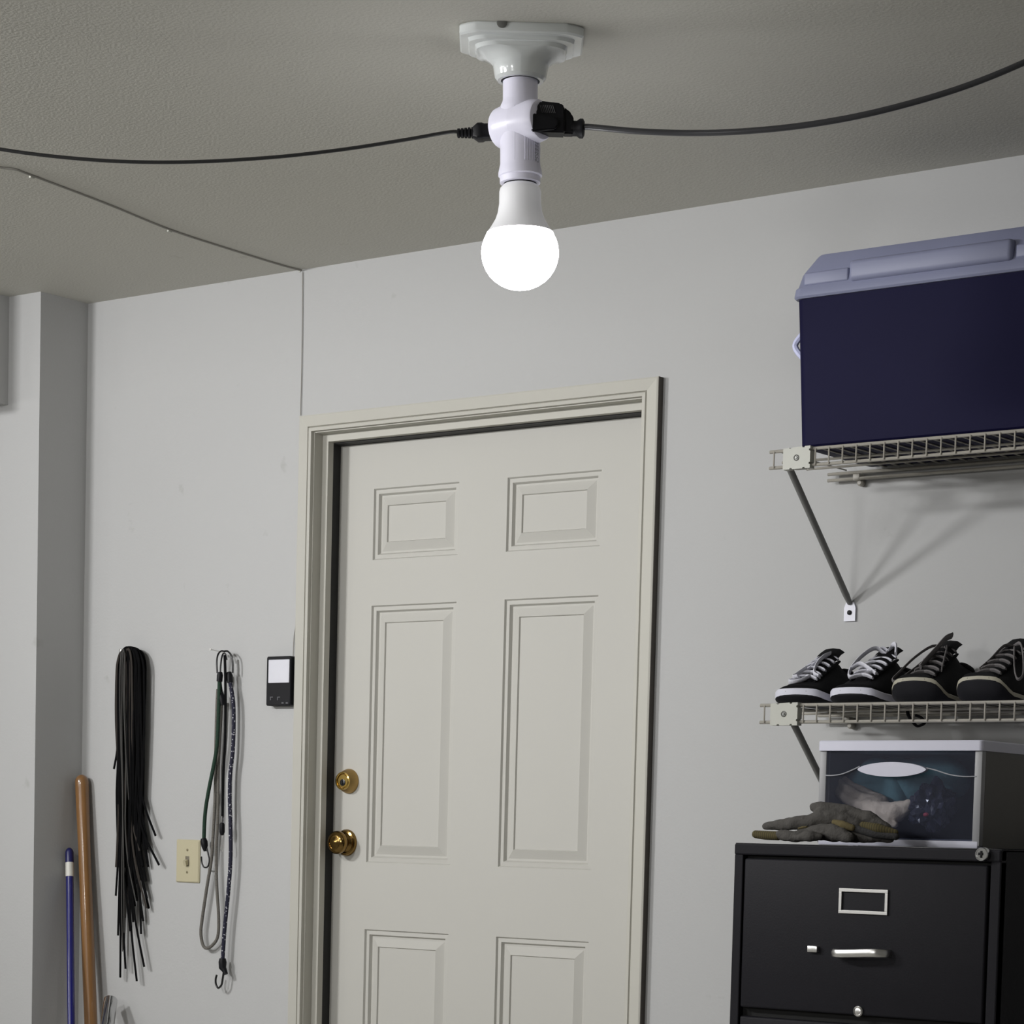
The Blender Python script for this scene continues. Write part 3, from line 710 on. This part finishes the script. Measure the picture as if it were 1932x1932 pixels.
# ------------------------------------------------------------------ storage drawer box on the cabinet
YB = -.56
zb0 = zt+.0005
xb0, xb1 = onY(1547, 1480, YB).x, onY(1852, 1480, YB).x
zb1 = onY(1700, 1397, YB).z
def clear(name, col, mixf, rough):
    m = bpy.data.materials.new(name); m.use_nodes = True; nt = m.node_tree; b = nt.nodes['Principled BSDF']; b.inputs['Base Color'].default_value = (*col, 1); b.inputs['Roughness'].default_value = rough
    tr = nt.nodes.new('ShaderNodeBsdfTransparent'); tr.inputs[0].default_value = (.86, .88, .93, 1); mx = nt.nodes.new('ShaderNodeMixShader'); mx.inputs[0].default_value = mixf
    n = nt.nodes.new('ShaderNodeTexNoise'); n.inputs['Scale'].default_value = 9; mr = nt.nodes.new('ShaderNodeMapRange'); mr.inputs[3].default_value = mixf*.85; mr.inputs[4].default_value = mixf*1.15
    nt.links.new(n.outputs['Fac'], mr.inputs[0]); nt.links.new(mr.outputs[0], mx.inputs[0])
    nt.links.new(tr.outputs[0], mx.inputs[1]); nt.links.new(b.outputs[0], mx.inputs[2]); nt.links.new(mx.outputs[0], nt.nodes['Material Output'].inputs[0]); return m
PANE = clear('drawer_pane', (.12, .13, .19), .09, .35)
SIDEP = mat('box_side_grey', (.11, .105, .095), .5, var=.08, vscale=10)
POSTP = mat('box_post_grey', (.30, .30, .31), .45, var=.05, vscale=10)
BOXW = mat('box_white', (.62, .62, .72), .4, var=.03, vscale=10)
sb = thing('storage_drawer', 'clear plastic storage drawer with white top standing on the filing cabinet', 'storage box', ((xb0+xb1)/2, -.35, zb0))
YBB = -.10
obj('top', loft(bmesh.new(), [rrect(xb0-.003, xb1+.003, YB-.008, YBB, .008, z) for z in (zb1-.019, zb1-.017)] + [rrect(xb0-.003, xb1+.003, YB-.008, YBB, .008, zb1-.002), rrect(xb0-.001, xb1+.001, YB-.006, YBB, .008, zb1)]), BOXW, sb)
obj('bottom', box(xb0+.002, xb1-.002, YB-.004, YBB, zb0, zb0+.013, bev=.002), BOXW, sb)
obj('side_panel', box(xb1-.004, xb1+.001, YB+.012, YBB, zb0+.001, zb1-.018), SIDEP, sb, smooth=False)
obj('side_panel', box(xb0-.001, xb0+.004, YB+.012, YBB, zb0+.001, zb1-.018), SIDEP, sb, smooth=False)
obj('back_panel', box(xb0+.004, xb1-.004, YBB-.005, YBB, zb0+.013, zb1-.018), SIDEP, sb, smooth=False)
for a in (xb0-.001, xb1-.014): obj('corner_post', box(a, a+.015, YB-.003, YB+.013, zb0+.004, zb1-.018, bev=.002), POSTP, sb)
dfx0, dfx1, dz0, dz1 = xb0+.013, xb1-.013, zb0+.013, zb1-.019
df = obj('drawer_front', box(dfx0, dfx1, YB-.002, YB+.001, dz0, dz1), PANE, sb, smooth=False)
wave = [onY(x, y, YB-.003) for x, y in ((1558, 1463), (1572, 1463), (1590, 1460), (1612, 1451), (1622, 1446))]
wav2 = [onY(x, y, YB-.003) for x, y in ((1748, 1449), (1765, 1453), (1790, 1461), (1815, 1465), (1842, 1465))]
RIDGE = mat('drawer_ridge', (.36, .37, .40), .4, var=.05)
for wv_ in (wave, wav2): obj('grip_ridge', mk_tube(spline(wv_, 4), .0012, 6), RIDGE, df)
hc, hw_, hh_ = onY(1686, 1452, YB-.003), (onY(1750, 1452, YB).x-onY(1621, 1452, YB).x)/2, .0135
lens = [(hw_*math.cos(t), hh_*math.copysign(abs(math.sin(t))**1.25, math.sin(t))) for t in [2*math.pi*i/40 for i in range(40)]]
mm = Matrix(((1, 0, 0, hc.x), (0, 0, 1, YB-.012), (0, 1, 0, hc.z), (0, 0, 0, 1)))
bm = prism(bmesh.new(), lens, mm, .011); obj('drawer_handle', bm, BOXW, df, angle=60)
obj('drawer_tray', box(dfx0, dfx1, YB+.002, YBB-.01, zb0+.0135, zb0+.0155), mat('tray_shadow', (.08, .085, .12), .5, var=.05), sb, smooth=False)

# things inside the drawer
def atY(px, py, y): return onY(px, py, y)
def glove_from(name, label, tubes, m, voxel=.0028, cat='glove', group=None, loc=None, patches=()):
    allp = [p for t_ in tubes for p in t_[0]]
    loc = loc or Vector((sum(p.x for p in allp)/len(allp), sum(p.y for p in allp)/len(allp), min(p.z for p in allp)))
    t = thing(name, label, cat, loc, group=group)
    bm = bmesh.new()
    for pts, rad in tubes:
        sp = spline(pts, 5); n = len(sp)
        rs = [float(np.interp(i/(n-1), np.linspace(0, 1, len(rad)), rad)) for i in range(n)]
        tube(bm, sp, rs, 12); blob(bm, sp[0], (rs[0],)*3, sub=2); blob(bm, sp[-1], (rs[-1],)*3, sub=2)
    remeshed('shell', bm, m, t, voxel)
    for nm, pts, rad, pm in patches:
        sp = spline(pts, 5); n = len(sp); bm = bmesh.new()
        rs = [float(np.interp(i/(n-1), np.linspace(0, 1, len(rad)), rad)) for i in range(n)]
        tube(bm, sp, rs, 12); blob(bm, sp[0], (rs[0],)*3, sub=2); blob(bm, sp[-1], (rs[-1],)*3, sub=2)
        obj(nm, bm, pm, t, angle=80)
    return t
BEIGE = mat('leather_beige', (.80, .66, .50), .85, var=.12, vscale=30, bump=.3, bscale=200)
yi = -.50
g = lambda px, py, y=yi: onY(px, py, y)
glove_from('leather_glove', 'beige leather work glove seen through the clear drawer front', [
    ([g(1567, 1486), g(1590, 1502), g(1618, 1519), g(1650, 1529)], [.008, .010, .011, .016]),
    ([g(1581, 1474, -.49), g(1600, 1490, -.49), g(1625, 1504, -.49), g(1655, 1519, -.49)], [.008, .010, .011, .016]),
    ([g(1594, 1470, -.475), g(1612, 1486, -.475), g(1635, 1496, -.475), g(1664, 1514, -.48)], [.007, .009, .010, .014]),
    ([g(1640, 1524), g(1668, 1532), g(1692, 1530)], [.018, .020, .018]),
    ([g(1690, 1532), g(1702, 1526), g(1713, 1519)], [.021, .016, .013]),
    ([g(1655, 1540, -.51), g(1675, 1552, -.515), g(1690, 1556, -.515)], [.016, .010, .006])], BEIGE)
bm = bmesh.new(); c = g(1650, 1500, -.42); blob(bm, c, (.075, .05, .066), sub=4); c2 = g(1735, 1475, -.38); blob(bm, c2, (.10, .06, .05), sub=4)
for v in bm.verts:
    v.co += Vector((math.sin(v.co.z*60+v.co.x*35), math.sin(v.co.x*70), math.cos(v.co.x*50+v.co.z*80)))*.006
    v.co.z = max(v.co.z, zb0+.0165)
tag(obj('cloth_bundle', bm, mat('cloth_teal', (.20, .40, .42), .9, var=.35, vscale=16, bump=.4, bscale=90), None), 'crumpled teal cloth bundle inside the storage drawer behind the beige glove', 'cloth')
bm = bmesh.new(); c = g(1762, 1520, -.49); blob(bm, c, (.052, .045, .05), sub=4)
rnd = random.Random(3)
from mathutils import noise as mnoise
for v in bm.verts:
    n_ = mnoise.turbulence(v.co*38, 3, True); v.co += (v.co-c)*.55*(n_-.7); v.co.z = max(v.co.z, zb0+.0165)
bag = obj('plastic_bag', bm, mat('bag_film_dark', (.035, .037, .06), .12, var=.3, vscale=25), None, angle=12)
tag(bag, 'crumpled shiny dark plastic bag inside the storage drawer', 'plastic bag')
bm = bmesh.new(); p = g(1747, 1537, -.535); blob(bm, (p.x, p.y, p.z), (.006, .003, .004), sub=2); obj('red_print', bm, mat('red_label', (.35, .02, .05), .5, var=.1), bag)

# work gloves lying in front of the box
GREYG = mat('glove_grey', (.075, .070, .064), .9, var=.28, vscale=28, bump=.35, bscale=260)
GREYD = mat('glove_dark', (.035, .034, .034), .9, var=.3, vscale=30, bump=.3, bscale=260)
def rib_mat():
    m = mat('glove_yellow_rib', (.24, .19, .05), .9, var=.2, vscale=40)
    nt = m.node_tree; b = nt.nodes['Principled BSDF']; tc = nt.nodes.new('ShaderNodeTexCoord'); wv_ = nt.nodes.new('ShaderNodeTexWave'); wv_.inputs['Scale'].default_value = 70; wv_.inputs['Distortion'].default_value = .6
    nt.links.new(tc.outputs['Object'], wv_.inputs['Vector']); mx = nt.nodes.new('ShaderNodeMix'); mx.data_type = 'RGBA'
    mx.inputs[6].default_value = (.05, .042, .018, 1); mx.inputs[7].default_value = (.105, .083, .03, 1); nt.links.new(wv_.outputs['Fac'], mx.inputs[0]); nt.links.new(mx.outputs[2], b.inputs['Base Color']); return m
YRIB = rib_mat()
YEL = mat('glove_yellow', (.12, .095, .04), .9, var=.35, vscale=60, bump=.3, bscale=200)
y1 = -.69
GG = 'work gloves on the cabinet'
glove_from('work_glove', 'grey work glove with a yellow finger lying flat on the cabinet edge', [
    ([g(1472, 1575, -.70), g(1500, 1578, -.70), g(1530, 1574, -.69)], [.010, .011, .012]),
    ([g(1503, 1580, -.715), g(1525, 1578, -.715), g(1545, 1578, -.71)], [.007, .011, .008]),
    ([g(1510, 1570, -.69), g(1550, 1567, -.69), g(1580, 1572, -.69), g(1602, 1580, -.69)], [.008, .013, .016, .010]),
    ([g(1550, 1574, -.68), g(1600, 1576, -.67), g(1650, 1580, -.66), g(1680, 1582, -.65)], [.012, .014, .010, .008])], GREYG, group=GG,
    patches=[('finger_cap', [g(1426, 1574, -.70), g(1445, 1576, -.70), g(1468, 1577, -.70)], [.0075, .0085, .0085], YRIB)])
glove_from('work_glove', 'grey work glove with yellow ribbed cuff heaped on top of the other glove', [
    ([g(1445, 1559, -.69), g(1475, 1556, -.69), g(1510, 1552, -.69), g(1545, 1550, -.68)], [.008, .011, .013, .014]),
    ([g(1536, 1524, -.67), g(1556, 1523, -.67), g(1590, 1530, -.66), g(1640, 1545, -.65), g(1675, 1562, -.645)], [.009, .010, .012, .014, .008]),
    ([g(1520, 1553, -.69), g(1550, 1543, -.68), g(1590, 1546, -.67), g(1620, 1556, -.665)], [.010, .018, .018, .010])], GREYG, group=GG,
    patches=[('cuff', [g(1612, 1563, -.68), g(1650, 1572, -.67), g(1690, 1578, -.66)], [.006, .009, .007], GREYD),
             ('ribbed_cuff', [g(1628, 1556, -.675), g(1655, 1563, -.67), g(1690, 1570, -.66)], [.006, .0095, .005], YRIB),
             ('yellow_patch', [g(1574, 1551, -.688), g(1590, 1556, -.688), g(1608, 1562, -.685)], [.005, .0075, .006], YEL),
             ('yellow_patch', [g(1508, 1562, -.694), g(1522, 1558, -.694)], [.003, .004], YEL)])

# ------------------------------------------------------------------ hanging shoelaces
LBLK = mat('lace_black', (.0045, .0045, .005), .85, var=.3, vscale=60, spec=.06)
LBRN = mat('lace_brown', (.022, .016, .012), .75, var=.3, vscale=60)
LGRY = mat('lace_dark_grey', (.05, .048, .045), .8, var=.25, vscale=60)
nail = onY(254.5, 1233, 0)
nl = obj('nail', lathe([(.0014, 0), (.0014, .052), (.0036, .0525), (.0036, .054), (.002, .0545)], 12, axis((nail.x, 0, nail.z), (0, -1, .08))), STEEL, None)
tag(nl, 'small steel nail holding the bundle of shoelaces', 'nail')
# ends seen in the photograph (pixel), then filler laces inside the hank
ends = [((217, 1451), (268, 1762)), ((220, 1690), (272, 1738)), ((227, 1765), (297, 1577)), ((230, 1844), (305, 1632)), ((243, 1828), (276, 1824)), ((240, 1792), (263, 1851)), ((251, 1757), (258, 1740))]
def lace(e0, e1, m, r, xo, yo, label):
    a, b = onY(*e0, -.012), onY(*e1, -.012)
    mid = (xo[0]+xo[1])/2; hw_ = max(.008, abs(xo[1]-xo[0])/2)
    top = Vector((nail.x+mid, -.006-yo, nail.z+.013-(abs(mid-.014)/.045)**2*.030-max(0, .03-hw_)*.25))
    n = 12; pts = []
    wob = random.uniform(0, 6)
    for e, sp, order in ((a, xo[0], 1), (b, xo[1], -1)):
        leg = []
        for i in range(n+1):
            t = (i/n)**1.9
            z = top.z + (e.z-top.z)*t
            dz = top.z-z
            ell = math.sqrt(max(0, 1-(1-min(1, dz/.055))**2))
            wid = ell*float(np.interp(dz, [0, .40, .55, .80], [1.0, 1.0, .75, .55]))
            x = nail.x + mid*(1-.35*t) + (sp-mid)*wid
            k = max(0, (t-.62)/.38); x = x*(1-k*k) + e.x*k*k
            x += .0022*math.sin(wob+t*9+sp*60)
            y = -.006 - yo*(1-.6*t) - .004*abs(math.sin(wob+t*5))
            leg.append(Vector((x, y, z)))
        pts.append(leg)
    P_ = pts[0][::-1] + pts[1][1:]
    P_ = spline(P_, 3)
    o = obj('shoelace', mk_tube(P_, r, 6, flat=(.55, (1, 0, 0))), m, None)
    tag(o, label, 'shoelace', 'shoelaces hanging from the nail'); return o
hw0, hw1 = -.036, .064
for k, (e0, e1) in enumerate(ends):
    f0 = hw0*(1-.12*k); f1 = hw1*(1-.12*k)
    lace(e0, e1, LBLK, .0040, (f0, f1), .022+.002*k, {0: 'black shoelace whose short end pokes out high beside the bundle', 2: 'black shoelace whose tip flicks out of the bundle above the light switch', 3: 'black shoelace whose tip points out of the bundle at the light switch', 5: 'longest black shoelace, reaching lowest of the bundle on the nail'}.get(k, 'black flat shoelace hanging in the bundle on the nail'))
for k in range(22):
    u = (k+.5)/22
    f0 = hw0 + u*.054; f1 = .010 + u*.052
    e0 = (222+u*34+random.uniform(-3, 3), random.uniform(1590, 1740)); e1 = (262+u*22+random.uniform(-4, 4), random.uniform(1580, 1720))
    if k % 7 == 3: lace(e0, e1, LBRN, .0036, (f0, f1*.6), .033, 'brown shoelace hanging among the black ones in the bundle')
    else: lace(e0, e1, LBLK, .0044, (f0, f1), .010+.020*random.random(), 'black flat shoelace hanging in the bundle on the nail')
lace((238, 1795), (262, 1700), LGRY, .0022, (-.004, .008), .040, 'longer dark grey shoelace over the front of the bundle')
lace((241, 1760), (258, 1560), LGRY, .0020, (.002, .012), .042, 'shorter dark grey shoelace over the front of the bundle')

# ------------------------------------------------------------------ bungee cords and straps on their nail
def fleck(name, base, dot, sc):
    m = mat(name, base, .8); nt = m.node_tree; b = nt.nodes['Principled BSDF']; tc = nt.nodes.new('ShaderNodeTexCoord')
    v = nt.nodes.new('ShaderNodeTexVoronoi'); v.inputs['Scale'].default_value = sc; nt.links.new(tc.outputs['Object'], v.inputs['Vector'])
    r = nt.nodes.new('ShaderNodeValToRGB'); r.color_ramp.elements[0].position = .22; r.color_ramp.elements[1].position = .30
    r.color_ramp.elements[0].color = (*dot, 1); r.color_ramp.elements[1].color = (*base, 1)
    nt.links.new(v.outputs['Distance'], r.inputs[0]); nt.links.new(r.outputs[0], b.inputs['Base Color']); return m
BGRN = fleck('bungee_green', (.008, .034, .018), (.003, .008, .005), 210)
BNVY = fleck('bungee_navy', (.010, .010, .028), (.42, .42, .46), 150)
BGRY = fleck('strap_grey', (.135, .125, .110), (.08, .075, .07), 200)
n2 = onY(423, 1231, 0)
nl = obj('nail', lathe([(.0014, 0), (.0014, .05), (.0034, .0505), (.0034, .052)], 12, axis((n2.x, 0, n2.z), (0, -1, .08))), STEEL, None)
tag(nl, 'small steel nail holding the bungee cords', 'nail')
def b_(px, py, y): return onY(px, py, y)
GB = None
# green bungee
t = thing('bungee_cord', 'green bungee cord with black hooks hanging beside the light switch', 'bungee cord', b_(386, 1636, -.03))
y = -.034
obj('cord', mk_tube(spline([b_(414, 1285, y), b_(413, 1330, y), b_(410, 1400, y), b_(404, 1440, y), b_(394, 1490, y), b_(387, 1535, -.028), b_(384.5, 1588, -.024)], 6), .0049, 10), BGRN, t)
obj('hook_cap', mk_tube([b_(415, 1268, y), b_(415, 1274, y), b_(414, 1286, y)], [.006, .008, .0075], 10), BLACK, t)
obj('hook', mk_tube(spline([b_(410, 1270, y), b_(409, 1250, y), b_(411, 1236, y), b_(417, 1228.5, y), b_(424, 1229, y)], 5), .0022, 8), BLACKG, t)
obj('hook_cap', mk_tube([b_(384, 1582, -.024), b_(385, 1588, -.024), b_(386, 1596, -.024), b_(387, 1606, -.024)], [.007, .0095, .0085, .004], 12), BLACK, t)
obj('hook', mk_tube(spline([b_(389, 1596, -.022), b_(393, 1612, -.022), b_(395, 1624, -.022), b_(392, 1635, -.022), b_(385, 1636, -.022), b_(381, 1628, -.022), b_(380, 1616, -.022)], 5), .0021, 8), BLACKG, t)
# navy bungee
t = thing('bungee_cord', 'navy bungee cord with white flecks and a black hook at its foot', 'bungee cord', b_(415, 1866, -.02))
y = -.026
obj('cord', mk_tube(spline([b_(434, 1286, y), b_(440, 1325, y), b_(441, 1370, y), b_(439, 1420, y), b_(434.5, 1460, y), b_(433.5, 1510, y), b_(435, 1560, y), b_(435, 1620, y), b_(431, 1680, y), b_(424, 1750, y), b_(420, 1812, y)], 6), .0052, 10), BNVY, t)
obj('hook_cap', mk_tube([b_(432, 1268, y), b_(433, 1275, y), b_(434, 1288, y)], [.006, .0085, .0075], 10), BLACK, t)
obj('hook', mk_tube(spline([b_(439, 1270, y), b_(439, 1252, y), b_(437, 1238, y), b_(430, 1229, y), b_(423, 1228.5, y)], 5), .0024, 8), BLACKG, t)
obj('hook_cap', mk_tube([b_(420, 1808, y), b_(420, 1815, y), b_(420, 1826, y), b_(424, 1832, y), b_(426, 1838, y)], [.008, .0105, .0095, .0065, .006], 12), BLACK, t)
obj('hook', mk_tube(spline([b_(422, 1834, y), b_(420, 1848, y), b_(418, 1858, y), b_(412, 1864, y), b_(407.5, 1857, y), b_(407, 1847, y), b_(409, 1839.5, y)], 5), .0027, 8), BLACKG, t)
# grey doubled cord
t = thing('bungee_cord', 'grey bungee cord hanging doubled in a long loop', 'bungee cord', b_(390, 1791, -.02))
y = -.018
obj('cord', mk_tube(spline([b_(411, 1300, y), b_(409, 1340, y), b_(407, 1420, y), b_(406, 1500, y), b_(403, 1560, y), b_(399, 1620, y), b_(391, 1670, y), b_(382, 1730, y), b_(379, 1760, y), b_(383, 1783, y), b_(391, 1789, y), b_(402, 1782, y), b_(411, 1766, y), b_(412.5, 1730, y), b_(409, 1670, y), b_(408, 1600, y), b_(411, 1540, y), b_(412, 1450, y), b_(416, 1370, y), b_(418, 1322, y)], 6), .0042, 10), BGRY, t)
obj('hook_cap', mk_tube([b_(417, 1308, y-.01), b_(420, 1318, y-.01), b_(421, 1330, y-.01)], [.006, .009, .007], 10), BLACK, t)
obj('hook', mk_tube(spline([b_(420, 1312, y-.008), b_(417, 1290, y-.008), b_(416, 1262, y-.008), b_(419, 1238, y-.008), b_(424, 1233, y-.008), b_(428, 1245, y-.008)], 5), .0022, 8), BLACKG, t)
# black strap with a wire loop
t = thing('lanyard_strap', 'narrow black strap ending in a small wire loop between the bungee cords', 'strap', b_(419, 1606, -.03))
y = -.036
obj('strap', mk_tube(spline([b_(424, 1236, y), b_(425, 1270, y), b_(425.5, 1330, y), b_(424.5, 1400, y), b_(421.5, 1460, y), b_(420, 1542, y)], 6), .0047, 8, flat=(.4, (1, 0, 0))), LBLK, t)
obj('ferrule', mk_tube([b_(419.5, 1540, y), b_(419, 1553, y)], .0045, 10), CHROME, t)
obj('sleeve', mk_tube([b_(419, 1551, y), b_(419, 1556, y), b_(419, 1570, y), b_(419, 1576, y)], [.004, .0068, .0068, .004], 12), BLACK, t)
obj('wire_loop', mk_tube(spline([b_(418, 1574, y), b_(416.5, 1592, y), b_(416, 1601, y), b_(419, 1606, y), b_(422, 1601, y), b_(421.5, 1592, y), b_(419.5, 1574, y)], 5), .0009, 6), STEEL, t)

# ------------------------------------------------------------------ garage opener button and light switch
a, b = onY(504, 1239, -.022), onY(548.5, 1331, -.022)
t = thing('opener_button', 'black wall control with a large white push pad beside the door casing', 'wall control', ((a.x+b.x)/2, 0, b.z))
def yz_round(x0, x1, z0, z1, rad, y0, y1, ch=.002):
    sw = lambda P_, y: [Vector((p.x, y, p.y)) for p in P_]
    return loft(bmesh.new(), [sw(rrect(x0, x1, z0, z1, rad, 0), y0), sw(rrect(x0, x1, z0, z1, rad, 0), y1+ch), sw(rrect(x0+ch, x1-ch, z0+ch, z1-ch, rad, 0), y1)])
obj('case', yz_round(a.x, b.x, b.z, a.z, .005, 0, -.024), BLACK, t)
p, q = onY(507.5, 1245, -.024), onY(546, 1288, -.024)
obj('push_pad', yz_round(p.x, q.x, q.z, p.z, .002, -.023, -.0262, .001), mat('pad_white', (.66, .66, .72), .4, var=.04, vscale=40), t)
PRINTG = mat('print_pale', (.10, .10, .11), .6, var=.05)
for x0, y0 in ((509.5, 1314.5), (523, 1314.5)):
    bm = bmesh.new(); A_, B2 = onY(x0, y0, -.0245), onY(x0+5, y0+6.5, -.0245)
    put(bm, A_.x, B2.x, -.0246, -.0238, A_.z-.0022, A_.z); put(bm, A_.x, A_.x+.0026, -.0246, -.0238, B2.z, A_.z-.0022); obj('button_icon', bm, PRINTG, t, smooth=False)
for x0 in (531, 539):
    A_, B2 = onY(x0, 1325, -.0245), onY(x0+4, 1327.5, -.0245); obj('small_print', box(A_.x, B2.x, -.0246, -.0238, B2.z, A_.z), PRINTG, t, smooth=False)
a, b = onY(335, 1583.5, 0), onY(377.5, 1666, 0)
ALM = mat('almond_plastic', (.50, .455, .31), .4, var=.03, vscale=20)
t = thing('light_switch', 'almond toggle light switch plate on the wall', 'light switch', ((a.x+b.x)/2, 0, b.z))
obj('plate', yz_round(a.x, b.x, b.z, a.z, .003, 0, -.0055, .003), ALM, t)
cx_, cz_ = (a.x+b.x)/2, (a.z+b.z)/2
obj('switch_slot', box(cx_-.0068, cx_+.0068, -.0064, -.005, cz_-.0125, cz_+.0125, bev=.0008), mat('slot_shade', (.16, .14, .10), .6, var=.1), t)
bm = bmesh.new(); prism(bm, [(-.0048, -.009), (.0048, -.009), (.0048, .004), (-.0048, .004)], Matrix(((1, 0, 0, cx_), (0, -.3, -.95, -.0055), (0, .95, -.30, cz_), (0, 0, 0, 1))), .012)
obj('toggle', bm, ALM, t, smooth=False)
for s_ in (1, -1): obj('screw', lathe([(.0032, 0), (.0032, .001), (.001, .0016)], 14, axis((cx_, -.0054, cz_+s_*.029), (0, -1, 0))), mat('screw_brown', (.20, .17, .10), .45, .3, var=.1), t)

# ------------------------------------------------------------------ long handles in the corner
WOOD = mat('varnished_ash', (.235, .115, .038), .34, var=.3, vscale=7, coat=.5)
nt = WOOD.node_tree
for n in nt.nodes:
    if n.type == 'TEX_NOISE':
        mp = nt.nodes.new('ShaderNodeMapping'); mp.inputs['Scale'].default_value = (9, 9, .6); tcn = [k for k in nt.nodes if k.type == 'TEX_COORD'][0]
        nt.links.new(tcn.outputs['Object'], mp.inputs['Vector']); nt.links.new(mp.outputs[0], n.inputs['Vector'])
def pole_line(top, lowpix, ytop, slope):
    """straight pole: top pixel at depth ytop; leaning out from the wall by slope (y per metre) as it goes down to the floor"""
    A_ = onY(*top, ytop)
    lo = onY(*lowpix, ytop-slope*.38)
    d_ = (lo-A_); k_ = (A_.z-.003)/(-d_.z); return A_, A_ + d_*k_
A_, B2 = pole_line((154, 1466), (171.5, 1932), -.024, .06)
L_ = lambda t: A_.lerp(B2, t)
nz = (B2-A_).normalized(); sp = [A_+nz*q_ for q_ in (-.006, -.0035, 0, .005, .012, .03, .09, .2, .5)] + [B2]
o = obj('wooden_handle', mk_tube(sp, [.004, .0095, .0135, .0165, .0183, .0185, .0178, .0165, .0175, .0175], 20), WOOD, None)
tag(o, 'long varnished wooden tool handle leaning in the corner', 'handle')
A_, B2 = pole_line((131, 1602), (134.5, 1932), -.055, .16)
n_ = (B2-A_).normalized()
t = thing('broom_pole', 'slim blue pole with white band leaning in the corner', 'pole', B2)
zt_ = A_.z
P_ = lambda m_: A_ + n_*m_
obj('shaft', mk_tube([P_(.05), B2], .0103, 16), mat('pole_blue', (.008, .009, .135), .22, var=.08, vscale=10, coat=.6), t)
obj('band', mk_tube([P_(.036), P_(.075)], .0112, 16), mat('band_white', (.66, .65, .60), .4, var=.03), t)
obj('tip', mk_tube([P_(-.003), P_(.001), P_(.008), P_(.037)], [.004, .0085, .0112, .0114], 16), mat('tip_blue', (.008, .009, .09), .4, var=.1), t)
A_, B2 = pole_line((208.5, 1886), (203, 1932), -.045, .12)
n_ = (B2-A_).normalized(); m = axis(A_, -n_)
bm = lathe([(.0185, -(B2-A_).length), (.0185, -.002), (.0178, 0), (.0162, 0), (.0158, -.002), (.0158, -.10)], 24, m)
tag(obj('metal_tube', bm, mat('tube_chrome', (.62, .62, .62), .12, 1, var=.1, vscale=20), None), 'open ended chrome metal tube standing by the wall below the shoelaces', 'tube')
